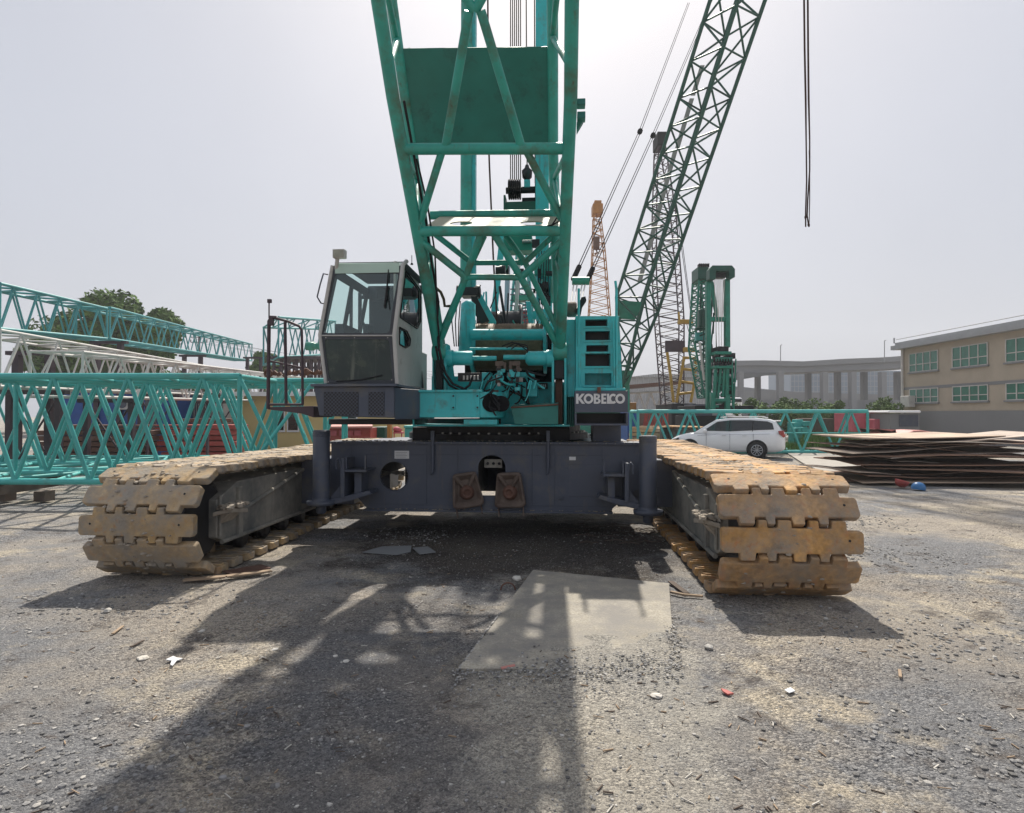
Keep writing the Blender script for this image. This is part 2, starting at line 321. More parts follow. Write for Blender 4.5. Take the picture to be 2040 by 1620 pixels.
# ------------------------------------------------------------------ ground
def ground_mat():
    m = bpy.data.materials.new('yard_ground'); m.use_nodes = True; t = m.node_tree; N = t.nodes; L = t.links; b = N['Principled BSDF']
    tc = N.new('ShaderNodeTexCoord').outputs['Object']
    def nz(scale, det=6, rg=.6, sc=None):
        n = N.new('ShaderNodeTexNoise'); n.inputs['Scale'].default_value = scale; n.inputs['Detail'].default_value = det; n.inputs['Roughness'].default_value = rg
        if sc:
            q = N.new('ShaderNodeMapping'); q.inputs['Scale'].default_value = sc; q.inputs['Rotation'].default_value = (0, 0, .5); L.new(tc, q.inputs[0]); L.new(q.outputs[0], n.inputs[0])
        else: L.new(tc, n.inputs[0])
        return n.outputs[0]
    def mr(s, a, bb, c_=0, d=1):
        r = N.new('ShaderNodeMapRange'); r.inputs[1].default_value = a; r.inputs[2].default_value = bb; r.inputs[3].default_value = c_; r.inputs[4].default_value = d; L.new(s, r.inputs[0]); return r.outputs[0]
    def mix(f, A, B, mode='MIX'):
        x = N.new('ShaderNodeMix'); x.data_type = 'RGBA'; x.blend_type = mode
        for i, q in ((0, f), (6, A), (7, B)):
            if isinstance(q, (int, float)): x.inputs[i].default_value = q
            elif isinstance(q, tuple): x.inputs[i].default_value = (*q, 1)
            else: L.new(q, x.inputs[i])
        return x.outputs[2]
    def vor(scale, rnd_=1.0):
        v = N.new('ShaderNodeTexVoronoi'); v.inputs['Scale'].default_value = scale; v.inputs['Randomness'].default_value = rnd_; L.new(tc, v.inputs[0]); sp = N.new('ShaderNodeSeparateColor'); L.new(v.outputs['Color'], sp.inputs[0]); return v.outputs[0], sp.outputs[0], sp.outputs[1]
    def mul(a_, b_, op='MULTIPLY'):
        m_ = N.new('ShaderNodeMath'); m_.operation = op
        for i, q in enumerate((a_, b_)):
            if isinstance(q, (int, float)): m_.inputs[i].default_value = q
            else: L.new(q, m_.inputs[i])
        return m_.outputs[0]
    col = mix(mr(nz(.45, 7, .6), .42, .58), (.205, .207, .213), (.33, .295, .25))           # grey gravel, dusty soil
    col = mix(mr(nz(.8, 9, .68), .52, .63), col, (.43, .38, .30))                           # dry tan dust
    col = mix(mul(mr(nz(1.7, 10, .75), .54, .64), .85), col, (.115, .10, .09))               # damp dark patches
    col = mix(mul(mr(nz(4, 9, .8, (1, 2.6, 1)), .56, .66), .7), col, (.10, .08, .07))
    # oil and damp soil where the machine has stood
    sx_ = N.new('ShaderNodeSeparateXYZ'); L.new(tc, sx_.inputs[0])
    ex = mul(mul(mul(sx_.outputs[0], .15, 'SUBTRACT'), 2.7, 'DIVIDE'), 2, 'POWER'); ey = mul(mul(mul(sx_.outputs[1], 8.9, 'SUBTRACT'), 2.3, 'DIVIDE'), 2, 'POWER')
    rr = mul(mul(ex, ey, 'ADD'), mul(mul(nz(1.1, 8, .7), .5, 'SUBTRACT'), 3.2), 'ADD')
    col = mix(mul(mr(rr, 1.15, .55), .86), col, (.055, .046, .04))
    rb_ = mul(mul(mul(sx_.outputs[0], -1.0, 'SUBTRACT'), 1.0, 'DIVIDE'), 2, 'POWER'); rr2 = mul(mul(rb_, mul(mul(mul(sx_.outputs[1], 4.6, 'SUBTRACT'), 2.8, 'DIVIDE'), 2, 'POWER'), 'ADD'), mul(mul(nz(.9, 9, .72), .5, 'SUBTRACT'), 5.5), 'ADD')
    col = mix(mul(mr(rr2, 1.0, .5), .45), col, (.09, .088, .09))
    pb_ = mul(mul(mul(mul(sx_.outputs[0], mul(sx_.outputs[1], .12), 'SUBTRACT'), .05, 'SUBTRACT'), .85, 'DIVIDE'), 2, 'POWER'); rr3 = mul(mul(pb_, mul(mul(mul(sx_.outputs[1], 4.0, 'SUBTRACT'), 2.3, 'DIVIDE'), 2, 'POWER'), 'ADD'), mul(mul(nz(1.3, 9, .72), .5, 'SUBTRACT'), 4.0), 'ADD')
    col = mix(mul(mr(rr3, 1.0, .4), .6), col, (.42, .395, .34))                              # dust ground pale along the plate
    d1, c1, c1b = vor(62); d2, c2_, c2b = vor(150); d3, c3, c3b = vor(26)
    col = mix(1.0, col, mix(mr(c2_, 0, 1), (.62, .62, .64), (1.36, 1.35, 1.33)), 'MULTIPLY')
    gmask = mr(nz(.7, 6), .40, .60, .25, 1)
    col = mix(gmask, col, mix(1.0, col, mix(mr(c1, 0, 1), (.50, .50, .52), (1.62, 1.60, 1.56)), 'MULTIPLY'))
    col = mix(mul(mul(mr(d1, .40, .30), mr(c1b, .90, .93)), 1), col, (.42, .41, .385))
    st = N.new('ShaderNodeMath'); st.operation = 'MULTIPLY'; L.new(mr(d3, .34, .26), st.inputs[0]); L.new(mr(c3b, .92, .95), st.inputs[1])
    col = mix(st.outputs[0], col, (.36, .345, .32))
    L.new(col, b.inputs['Base Color']); b.inputs['Roughness'].default_value = .92; b.inputs['Specular IOR Level'].default_value = .25
    bp = N.new('ShaderNodeBump'); bp.inputs['Strength'].default_value = 1; bp.inputs['Distance'].default_value = .035
    hs = N.new('ShaderNodeMath'); L.new(mul(nz(24, 8, .75), mul(mul(d1, -.7), mul(gmask, .8), 'MULTIPLY'), 'ADD'), hs.inputs[0]); L.new(st.outputs[0], hs.inputs[1]); L.new(hs.outputs[0], bp.inputs['Height'])
    L.new(bp.outputs[0], b.inputs['Normal']); return m
def gz(x, y):
    d = math.hypot(x, y - 4); k = max(0, 1 - d / 30)
    h = noise.noise((x * .5, y * .5, 3)) * .05 + noise.noise((x * 2.3, y * 2.3, 8)) * .018 + noise.noise((x * 8, y * 8, 1)) * .009
    n2 = noise.noise((x * 1.1 + 5, y * 1.1, 6)); h += max(0, n2) * noise.noise((x * 5, y * 5, 2)) * .05
    xl_ = x - .0785 * (y - 6); u = 0                       # cleat prints in front of the tracks
    for cx in (3.35, -4.05): u = max(u, 1 - max(0, abs(xl_ - cx) - .45) / .25)
    if u > 0 and y < 5.9: h += .010 * u * math.sin(y * 20 + noise.noise((x, y, 0)) * 3) * max(0, .5 + noise.noise((x * .8, y * .8, 9)) * 1.4)
    return h * k - .015
def axis_pts(lo, hi, s, far):
    a = []; x = lo
    while x <= hi: a.append(x); x += s
    st = s; x = a[-1]
    while x < far: st *= 1.18; x += st; a.append(min(x, far))
    st = s; x = a[0]; pre = []
    while x > -far: st *= 1.18; x -= st; pre.append(max(x, -far))
    return pre[::-1] + a
xs = axis_pts(-6.5, 7, .055, 380); ys = axis_pts(1.6, 11, .055, 380)
g = MB(); nx = len(xs)
g.v = [(x, y, gz(x, y)) for y in ys for x in xs]
g.f = [(j * nx + i, j * nx + i + 1, (j + 1) * nx + i + 1, (j + 1) * nx + i) for j in range(len(ys) - 1) for i in range(nx - 1)]
g.m = [0] * len(g.f); g.s = [True] * len(g.f)
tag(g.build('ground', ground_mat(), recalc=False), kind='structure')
# ------------------------------------------------------------------ the big crawler crane (own frame: x right, y away, z up)
crane = empty('crawler_crane', ORIG, 'huge turquoise crawler crane facing the camera with silver cab and rusty tracks', 'crawler crane', rz=-YAW, local=True)

# --- crawler tracks
SW, PITCHS = 1.27, .318
def shoe_outline():
    h, l = .116, .186
    lo = [(.13, .246), (.324, .393), (.508, .60), (.69, .765)]; up = [(.26, .33), (.40, .50), (.62, .69), (.775, .885)]
    p = [(0, -h + .03), (.02, -h)]
    for a, b_ in lo: p += [(a, -h), (a + .006, -l), (b_ - .006, -l), (b_, -h)]
    p += [(.985, -h + .005), (1.0, -h + .03), (1.0, h - .045), (.985, h - .02), (.885, h - .02)]
    for a, b_ in up[::-1]: p += [(b_, h), (b_ - .006, l), (a + .006, l), (a, h)]
    p += [(.02, h), (0, h - .02)]
    q = []
    for x, t in p:
        if not q or (abs(q[-1][0] - x) + abs(q[-1][1] - t)) > 1e-5: q.append((x, t))
    return q
def shoe_mesh(side, seed):
    rg = random.Random(seed); mb = MB(); ol = [(x * SW * side, t) for x, t in shoe_outline()]
    mb.prism([(x, t, -.055) for x, t in ol], (0, 0, .085))
    me = bpy.data.meshes.new('track_shoe'); me.from_pydata(mb.v, [], mb.f)
    bm = bmesh.new(); bm.from_mesh(me); bmesh.ops.recalc_face_normals(bm, faces=bm.faces)
    ed = [e for e in bm.edges if len(e.link_faces) == 2 and e.calc_face_angle(0) > R(35)]
    bmesh.ops.bevel(bm, geom=ed, offset=.012, segments=2, profile=.6, affect='EDGES', clamp_overlap=True)
    bm.to_mesh(me); bm.free()
    m2 = MB(); m2.v = [tuple(v.co) for v in me.vertices]; m2.f = [tuple(p.vertices) for p in me.polygons]; m2.m = [0] * len(m2.f); m2.s = [False] * len(m2.f)
    # inner side: raised loop rims and guide horns (inward = -z)
    for x0, x1 in ((.02, .28), (.70, .98)):
        loop = rrect(x0 * SW, -.055, x1 * SW, .055, .05); loop.append(loop[0])
        m2.tube([(x * side, t, -.062) for x, t in loop], .012, 5)
    for x in (.42, .58): m2.cbox((x * SW * side, 0, -.10), (.06, .12, .12))
    m2.v = [(x, t, z + .006 * math.sin(3 * x * 3 + seed)) for x, t, z in m2.v]
    # bolt hole marks near the ends
    for x in (.125, .90): m2.lathe((x * SW * side, .01, .028), (0, 0, 1), [(0, .012), (.004, .012)], 8, 1, False)
    return m2
def path(s):                                              # stadium, s metres from the middle of the nose; up over the top first
    r, b0, b1 = .58, .60, 8.25; q = math.pi * r / 2; Lr = b1 - b0; P = 2 * math.pi * r + 2 * Lr; s %= P
    zc = r + .03
    if s < q or s >= P - q:
        a = (s if s < q else s - P) / r; return (b0 - r * math.cos(a), zc + r * math.sin(a), -math.cos(a), math.sin(a))
    s -= q
    if s < Lr:
        t = s / Lr; return (b0 + s, zc + r - .035 * math.sin(math.pi * t), 0, 1)
    s -= Lr
    if s < 2 * q:
        a = s / r; return (b1 + r * math.sin(a), zc + r * math.cos(a), math.sin(a), math.cos(a))
    s -= 2 * q; return (b1 - s, zc - r, 0, -1)
PERI = 2 * math.pi * .58 + 2 * 7.65
NS = round(PERI / PITCHS); PS = PERI / NS
def make_track(side, xin, dy, label):
    t = bpy.data.objects.new('crawler_track', None); COL.objects.link(t); t.parent = crane; org[t.name] = Vector((0, 0, 0)); t['label'] = label
    vars_ = []
    for k in range(3):
        o = shoe_mesh(side, k * 5 + 1).build('track_shoe', [M['shoe' if side > 0 else 'shoel'], M['black']], t); vars_.append(o)
    rest = MB(); cnt = 0
    for k in range(NS):
        s = k * PS + .02; b_, z, ny, nz_ = path(s)
        tang = Vector((0, nz_, -ny)); n = Vector((0, ny, nz_)); tang = Vector((0, n.z, -n.y))
        jit = rnd.uniform(-.012, .012)
        Mx = Matrix(((1, tang.x, n.x, xin), (0, tang.y, n.y, b_ + dy), (0, tang.z, n.z, z + .0), (0, 0, 0, 1)))
        Mx = Mx @ Matrix.Rotation(jit * 1.2, 4, 'X') @ Matrix.Translation((rnd.uniform(-.012, .012), 0, rnd.uniform(-.004, .004)))
        src = vars_[k % 3]
        if s < 12.6 or s > PERI - 4.2 and cnt < 49:      # visible ones are parts, the far underside is one piece
            o = src if k < 3 else src.copy()
            if k >= 3: COL.objects.link(o); o.parent = t
            o.matrix_local = Mx; cnt += 1
        else:
            rest.add([Mx @ v.co for v in src.data.vertices], [tuple(p.vertices) for p in src.data.polygons])
    tag(rest.build('rear_track_shoes', M['shoe' if side > 0 else 'shoel'], t, recalc=False), kind='stuff')
    X = lambda f: xin + side * f * SW
    f = MB()
    prof = [(.72, .36), (1.0, .26), (7.8, .26), (8.1, .4), (8.1, .80), (7.4, .97), (1.2, .97), (.72, .80)]
    x0, x1 = X(.125), X(.875)
    f.prism([(x0, b_ + dy, z) for b_, z in prof], (x1 - x0, 0, 0))
    f.build('track_frame', M['char2'], t, bevel=.012)
    r = MB()
    r.tube([(X(.11), .95 + dy, .55), (X(.11), 3.2 + dy, .96)], .03, 6); r.tube([(X(.11), .8 + dy, .30), (X(.11), 7.5 + dy, .30)], .028, 6)
    r.tube([(X(.11), .76 + dy, .38), (X(.11), .76 + dy, .85)], .022, 6)
    r.box(*sorted((X(.09), X(.124))), 1.15 + dy, 1.25 + dy, .3, .9)
    r.build('frame_rib', M['char2'], t, bevel=.006)
    ld = MB(); ld.prism([(X(.01), .70 + dy, .66), (X(.12), .62 + dy, .62), (X(.12), 1.15 + dy, .66), (X(-.02), 1.10 + dy, .60)], (0, 0, .05)); ld.prism([(X(.02), .74 + dy, .64), (X(.10), .74 + dy, .52), (X(.10), .74 + dy, .66)], (0, .3, 0))
    ld.build('mud_ledge', M['mud'], t, bevel=.01)
    idl = MB(); idl.lathe((X(.2), .62 + dy, .6), (side, 0, 0), [(0, .40), (.05, .47), (.75, .47), (.80, .40)], 24); idl.build('idler_wheel', M['blackm'], t)
    sp = MB(); sp.lathe((X(.2), 8.2 + dy, .6), (side, 0, 0), [(0, .40), (.05, .48), (.75, .48), (.80, .40)], 24); sp.build('drive_sprocket', M['blackm'], t)
    ro = MB()
    for k in range(11): ro.lathe((X(.17), 1.5 + k * .6 + dy, .21), (side, 0, 0), [(0, .08), (.03, .13), (.12, .13), (.13, .10), (.70, .10), (.71, .13), (.83, .13)], 10)
    ro.build('roller_row', M['blackm'], t)
    md = MB()
    for k in range(700 if side > 0 else 1500):              # dry mud caked on the shoes and the ledge
        s = abs(rnd.gauss(1.3, 1.9)) if rnd.random() < .75 else -rnd.random() * .7; b_, z, ny, nz_ = path(s)
        ph = ((s - .02) / PS) % 1
        if min(ph, 1 - ph) < .3 and rnd.random() < .6: continue
        if s < 1.0 and rnd.random() < .75: continue
        x = X(min(.9, max(.1, rnd.gauss(.5, .19)))); rr = rnd.uniform(.008, .036)
        md.lump((x, b_ + dy + ny * .03, z + nz_ * .025), rr, .45, seg=5, rings=3, sm=False)
    for k in range(70): md.lump((X(rnd.uniform(-.01, .12)), .68 + dy + rnd.random() * .45, .70 + rnd.random() * .03), rnd.uniform(.02, .05), .6, seg=5, rings=3, sm=False)
    tag(md.build('caked_mud', M['mud'], t), kind='stuff')
    return t
make_track(1, 2.64, -.50, 'right crawler track, orange rusty shoes')
make_track(-1, -2.67, -.20, 'left crawler track, shoes caked with grey mud')

# --- carbody
BF = 2.62
p0 = c2(661, 893, BF); p1 = c2(1262, 893, BF); q0 = c2(735, 1012, BF); q1 = c2(1215, 1018, BF)
zt, zb = 1.36, .40
xl, xr = p0[0], p1[0]
outl = [(xl, zt), (xl, .78), (xl + .35, .62), (xl + .55, zb), (xr - .35, zb), (xr - .1, .62), (xr + .12, .78), (xr + .12, zt)]
hc = c2(786, 948, BF); h2 = c2(980, 930, BF)
arch = [(h2[0] - .20, h2[1] - .42), (h2[0] + .20, h2[1] - .42), (h2[0] + .20, h2[1])] + [(h2[0] + .20 * math.cos(a), h2[1] + .17 * math.sin(a)) for a in [math.pi * i / 12 for i in range(1, 12)]] + [(h2[0] - .20, h2[1])]
cb = MB(); cb.plate(outl, [circ(hc[0], hc[1], .21, 36), arch], .04, front(BF)); carb = cb.build('carbody', M['char'], crane, bevel=.004)
m = MB(); m.box(xl - .02, xr + .15, BF - .07, BF + .3, zt, zt + .035); m.box(xl + .5, xr - .3, BF - .06, BF + .2, zb - .03, zb - .001)
m.build('flange', M['char'], carb, bevel=.004)
m = MB(); m.box(xl, xl + .5, BF + .022, BF + 2.6, zb + .4, zt - .02); m.box(xr - .25, xr + .1, BF + .022, BF + 2.6, zb + .4, zt - .02)
m.box(xl + .55, xr - 1.9, BF + 2.2, BF + 2.3, zb, zt - .02); m.box(h2[0] + .35, xr - .3, BF + .022, BF + 2.5, zb + .01, zt - .02)
m.box(h2[0] - .75, h2[0] - .32, BF + .022, BF + 2.5, zb + .1, zt - .02); m.box(xl + .3, xr, BF + .03, BF + 2.6, zt - .05, zt - .001)
for s_, b_ in ((-1, 2.9), (-1, 4.9), (1, 2.95), (1, 4.9)): m.box(*sorted((s_ * 2.0, s_ * 2.84)), b_, b_ + .6, .42, 1.12)
m.build('carbody_box', M['char'], carb, bevel=.01)
rg_ = MB(); rg_.tube([(hc[0] + .215 * math.cos(a), BF - .022, hc[1] + .215 * math.sin(a)) for a in [2 * math.pi * i / 32 for i in range(33)]], .007, 5); rg_.build('hole_rim', M['char'], carb)
hs = MB()
for k in range(4):
    hs.tube([(hc[0] - .5, BF + .7, hc[1] + .05 - k * .06), (hc[0] - .1, BF + .5, hc[1] + .02 * k - .03), (hc[0] + .12, BF + .6, hc[1] + .08 - k * .07), (hc[0] + .3, BF + .9, hc[1] - .1)], .01, 6)
hs.build('hydraulic_hose', M['char2'], carb)
m = MB(); a = c(965, 915, BF + .08); b_ = c(1000, 932, BF + .08); m.box(a.x, b_.x, a.y, a.y + .05, b_.z, a.z)
for k in range(3): m.lathe((a.x + .05 + k * .085, a.y - .012, (a.z + b_.z) / 2), (0, -1, 0), [(0, .022), (.02, .018)], 10, 1)
m.build('control_box', [M['char2'], M['black']], carb)
for nm, x0, y0, x1, y1 in (('white_label', 786, 898, 815, 914), ('white_label', 1134, 910, 1147, 917)):
    a = c(x0, y0, BF - .0225); b_ = c(x1, y1, BF - .0225); m = MB(); m.box(a.x, b_.x, BF - .024, BF - .0205, b_.z, a.z)
    if x1 - x0 > 20:
        for k in range(4): m.box(a.x + .015, b_.x - .03 - .02 * (k % 2), BF - .0262, BF - .0243, a.z - .03 - k * .022, a.z - .026 - k * .022, 1)
    m.build(nm, [M['label'], M['cabin']], carb)
m = MB()
for x0, y0, x1, y1 in ((1113, 990, 1122, 994), (700, 988, 706, 992)):
    a = c(x0, y0, BF - .03); b_ = c(x1, y1, BF - .03); m.box(a.x, b_.x, BF - .05, BF - .02, b_.z, a.z)
a = c(1132, 925, BF - .02); b_ = c(1205, 990, BF - .02); m.box(a.x, b_.x, BF - .028, BF - .0205, b_.z, a.z)
m.build('access_cover', M['char'], carb, bevel=.002)
m = MB()
for px in (700, 850, 912, 1060, 1105, 1200): a = c(px, 892, BF - .022); b_ = c(px, 1008, BF - .022); m.tube([a, (a.x, a.y, b_.z + .02)], .0045, 4)
for y_ in (905, 1004): a = c(705, y_, BF - .021); b_ = c(1215, y_, BF - .021); m.tube([a, (b_.x, a.y, a.z)], .004, 4)
m.build('weld_seams', M['char'], carb)
m = MB()
for k in range(34):
    x_ = xl + .1 + k * (xr - xl - .1) / 33; m.lathe((x_, BF - .072, zt + .018), (0, -1, 0), [(0, .010), (.008, .009)], 6)
m.build('flange_bolt', M['char2'], carb)
m = MB()
for k in range(70): m.lump((rnd.uniform(xl + .5, xr - .3), BF - rnd.uniform(.0, .06), zb + .004), rnd.uniform(.008, .02), .4, seg=5, rings=3, sm=False)
for k in range(160): m.lump((rnd.uniform(xl, xr), BF + rnd.uniform(-.05, .25), zt + .04), rnd.uniform(.008, .022), .4, seg=5, rings=3, sm=False)
tag(m.build('dirt_crumbs', M['mud'], carb), kind='stuff')
for px in (862, 1092):                                    # hanging hook hangers
    m = MB(); a = c(px, 868, BF - .06); b_ = c(px, 935, BF - .06); m.tube([a, b_], .026, 8); m.tube([b_, b_ + Vector((.0, -.03, -.05)), b_ + Vector((-.02, 0, -.07))], .016, 6); m.cbox(a, (.05, .05, .14))
    m.build('tie_rod', M['char'], carb)
# jack cylinders
for px, ptop, pbot, s_ in ((640, 857, 992, -1), (1291, 868, 1010, 1)):
    JB = 2.18 if s_ < 0 else 2.22
    tp = c(px, ptop, JB); bt = c(px, pbot, JB)
    jk = MB(); jk.lathe(bt, (0, 0, 1), [(0, .118), (tp.z - bt.z - .03, .118), (tp.z - bt.z, .108)], 28)
    for q in range(3): jk.lathe(Vector((bt.x, bt.y, tp.z - .03 - q * .028)), (0, 0, 1), [(0, .118), (.004, .124), (.016, .124), (.02, .118)], 24)
    J = jk.build('jack_cylinder', M['char'], crane)
    m = MB(); m.lathe(bt - Vector((0, 0, .10)), (0, 0, 1), [(0, .10), (.001, .19), (.03, .20), (.06, .20), (.062, .13), (.10, .125)], 24); m.lathe(bt - Vector((0, 0, .22)), (0, 0, 1), [(0, .05), (.02, .07), (.12, .07)], 14)
    m.build('jack_base', M['char'], J)
    def jb(mb, d0, d1, y0, y1, b0, b1):                  # bracket pieces traced by their distance from the jack, mirrored for the other side
        xa, xb = sorted((px - s_ * d0, px - s_ * d1)); p_ = c(xa, y0, b0); q_ = c(xb, y1, b0); mb.box(p_.x, q_.x, b0, b1, q_.z, p_.z)
    sy = 0 if s_ < 0 else 9
    m = MB(); p_ = [c(px - s_ * d, y + sy, JB) for d, y in ((0, 1001), (16, 996), (95, 978), (100, 984), (60, 997), (20, 1006), (0, 1010))]; m.prism(p_, (0, .34, 0)); m.build('jack_arm', M['char'], J, bevel=.004)
    for d0, d1, y0, y1, b0, b1 in ((38, 46, 914, 992, JB - .02, BF - .03), (66, 80, 942, 988, JB + .10, BF - .03), (46.5, 90, 936, 941, JB - .03, BF - .03)):
        m = MB(); jb(m, d0, d1, y0 + sy, y1 + sy, b0, b1); m.build('jack_bracket', M['char'], J, bevel=.003)
    m = MB(); m.prism([c(px - s_ * d, y + sy, JB + .05) for d, y in ((15, 994), (37.5, 968), (37.5, 992))], (0, .02, 0)); m.prism([c(px + s_ * d, y + sy, JB + .05) for d, y in ((15, 976), (28, 996), (15, 996))], (0, .02, 0)); m.build('gusset', M['char'], J, bevel=.002)
    m = MB(); jb(m, 48, 51, 910 + sy, 935 + sy, JB - .02, JB + .02); jb(m, 86, 89, 908 + sy, 935 + sy, JB - .02, JB + .02); m.build('jack_lug', M['char'], J, bevel=.003)
    m = MB(); m.tube([c(px - s_ * d, y + sy, JB - .03) for d, y in ((30, 935), (30, 918), (34, 913), (38, 918), (38, 928))], .012, 6); m.build('jack_hook', M['char'], J)
# turntable and lower hub
tc_ = c(1000, 870, 4.0).x
m = MB(); m.lathe((tc_ - .1, 4.45, zt + .03), (0, 0, 1), [(0, 1.55), (.10, 1.55), (.10, 1.42), (.26, 1.42), (.26, 1.52), (.34, 1.52)], 56, sm=False); tr_ = m.build('turntable_ring', M['blackm'], crane)
m = MB()
for k in range(60):
    a_ = 2 * math.pi * k / 60; m.lathe((tc_ - .1 + 1.49 * math.cos(a_), 4.45 + 1.49 * math.sin(a_), zt + .125), (0, 0, 1), [(0, .022), (.03, .022)], 6)
m.build('ring_bolt', M['steel'], tr_)
m = MB(); m.box(c(1180, 850, 3).x, c(1236, 850, 3).x, 2.9, 3.5, zt + .02, 1.78); m.build('rear_leg_housing', M['char'], crane, bevel=.01)

# --- revolving deck
def bx(mb, x0, y0, x1, y1, b0, b1, mi=0):                 # box whose front face fills a pixel rectangle at depth b0
    a = c(x0, y0, b0); q = c(x1, y1, b0); mb.box(a.x, q.x, b0, b1, q.z, a.z, mi); return mb
D = MB()
bx(D, 822, 846, 1135, 850, 2.25, 7.5); bx(D, 822, 851, 1135, 880, 3.2, 6.5, 1)
bx(D, 1128, 640, 1142, 850, 2.9, 7.5)
deck = D.build('revolving_deck', [M['turq'], M['blackm']], crane, bevel=.004)
D = MB(); bx(D, 822, 781, 956, 832, 2.0, 2.6); a = c(956, 781, 2.0); q = c(992, 781, 2.5); a2 = c(956, 832, 2.0)
D.prism([(a.x + .001, 2.0, a2.z), (a.x + .22, 2.06, a2.z), (a.x + .30, 2.25, a2.z), (a.x + .30, 2.6, a2.z), (a.x + .001, 2.6, a2.z)], (0, 0, a.z - a2.z)); D.build('front_beam', M['turq'], deck, bevel=.008)
D = MB(); bx(D, 820, 777, 960, 781, 1.97, 2.7)
for px in (903, 951):
    bx(D, px - 4, 785, px + 4, 816, 1.985, 1.9995)
    for py in (789, 812): a = c(px, py, 1.98); D.lathe(a, (0, -1, 0), [(-.004, .014), (.008, .012)], 8, 1)
bx(D, 822, 834, 824, 850, 2.0, 2.05); bx(D, 924, 836, 990, 846, 2.05, 2.3, 0); D.build('beam_trim', [M['turq'], M['blackm']], deck, bevel=.002)
D = MB(); bx(D, 955, 762, 1140, 845, 3.05, 3.15, 0); bx(D, 860, 750, 1000, 780, 3.2, 3.3); D.build('bulkhead', M['turq'], deck)
D = MB(); bx(D, 926, 668, 1100, 770, 4.7, 4.8, 0); D.build('recess_shade_sheet', M['cavity_shade'], deck)  # black sheet, paints the shade of the space behind the winch
# near-black discs paint the shade of an elongated hole, with a hose bundle
D = MB(); a = c(985, 803, 2.03); D.lathe(a + Vector((-.04, 0, 0)), (0, -1, 0), [(-.1, .125), (.025, .125)], 24); D.lathe(a + Vector((.09, 0, -.01)), (0, -1, 0), [(-.1, .11), (.022, .11)], 24); D.build('hose_opening_shade', M['cavity_shade'], deck)
D = MB(); hr = random.Random(8)
for k in range(9):
    p_ = c(hr.uniform(972, 1000), hr.uniform(790, 815), 1.99); D.tube([p_ + Vector((0, .05, 0)), p_ + Vector((hr.uniform(-.03, .05), -.03, .03)), p_ + Vector((hr.uniform(0, .1), -.02, hr.uniform(-.12, .12)))], .012, 6)
D.build('hose_bundle', M['black'], deck)
# tray
D = MB(); a = c(1018, 812, 2.1); q = c(1112, 806, 2.1); d_ = c(1026, 845, 2.1); e = c(1112, 845, 2.1)
D.prism([a, q, e, d_], (0, .02, 0)); D.tube([a + Vector((0, -.01, 0)), q + Vector((0, -.01, 0))], .012, 6, 1); D.prism([a + Vector((0, .02, 0)), q + Vector((0, .02, 0)), q + Vector((0, .45, .03)), a + Vector((0, .45, .03))], (0, 0, .012))
D.build('tray', [M['greenplate'], M['brown']], deck)
# boom foot brackets
for px0, px1, pt, pb, b_ in ((861, 864, 700, 778, 2.6), (884, 889, 692, 778, 2.35), (1099, 1104, 690, 850, 2.35), (1124, 1129, 690, 850, 2.35)):
    D = MB(); a = c(px0, pt, b_); q = c(px1, pb, b_); r_ = .05
    pr = [(b_, q.z), (b_, a.z), (b_ + .08, a.z + .06), (b_ + .30, a.z + .06), (b_ + .6, a.z - .25), (b_ + .9, q.z)]
    D.prism([(a.x, y, z) for y, z in pr], (q.x - a.x, 0, 0)); D.build('boom_foot_bracket', M['turq'], deck, bevel=.006)
for x0, y0, x1, y1, b0, b1, mm in ((1104, 700, 1124, 755, 2.42, 2.7, 'blackm'), (1106, 757, 1121, 846, 2.5, 2.6, 'brown'), (868, 700, 882, 778, 2.6, 2.8, 'blackm')): D = MB(); bx(D, x0, y0, x1, y1, b0, b1); D.build('foot_guard', M[mm], deck, bevel=.01)
# pin cylinders between the feet
D = MB()
for x0, x1, s_ in ((900, 942, 1), (1050, 1092, -1)):
    a = c(x0, 714, 2.45); q = c(x1, 714, 2.45); L_ = q.x - a.x
    D.lathe(a, (1, 0, 0), [(-.02, .06), (0, .085), (.02, .103), (L_ - .02, .103), (L_, .09)], 24)
    D.lathe(a if s_ > 0 else q, (-s_, 0, 0), [(-.02, .12), (.05, .125), (.08, .11)], 24)
a = c(942, 714, 2.45); q = c(989, 714, 2.45); D.tube([a, q], .034, 12); a = c(1003, 712, 2.45); q = c(1050, 712, 2.45); D.tube([a, q], .036, 12)
a = c(936, 695, 2.6); q = c(1050, 695, 2.6); D.tube([a, q], .02, 8)
D.build('foot_pin_cylinder', M['turq'], deck)
# valves, pipes, hoses
V = MB()
for x0, y0, x1, y1, b_ in ((986, 720, 1003, 730, 2.3), (990, 730, 998, 748, 2.3), (1003, 722, 1008, 738, 2.3), (1014, 720, 1020, 740, 2.3), (1020, 720, 1036, 729, 2.3), (1028, 729, 1035, 750, 2.3), (987, 757, 996, 764, 2.3)):
    bx(V, x0, y0, x1, y1, b_, b_ + .08)
V.build('valve_block', M['pad'], deck, bevel=.008)
V = MB(); bx(V, 912, 743, 960, 759, 2.4, 2.6, 0); bx(V, 960, 742, 978, 758, 2.38, 2.6, 1); bx(V, 1010, 742, 1064, 750, 2.5, 2.8, 1); bx(V, 1046, 762, 1070, 790, 2.4, 2.7, 1); bx(V, 998, 775, 1046, 845, 2.75, 3.0, 1)
for k in range(5): bx(V, 922 + k * 7, 748, 926 + k * 7, 757, 2.36, 2.4, 2)
bx(V, 1070, 763, 1091, 775, 2.98, 3.04, 0)
for k in range(4): bx(V, 1073 + k * 4, 766, 1075 + k * 4, 772, 2.97, 2.98, 3)
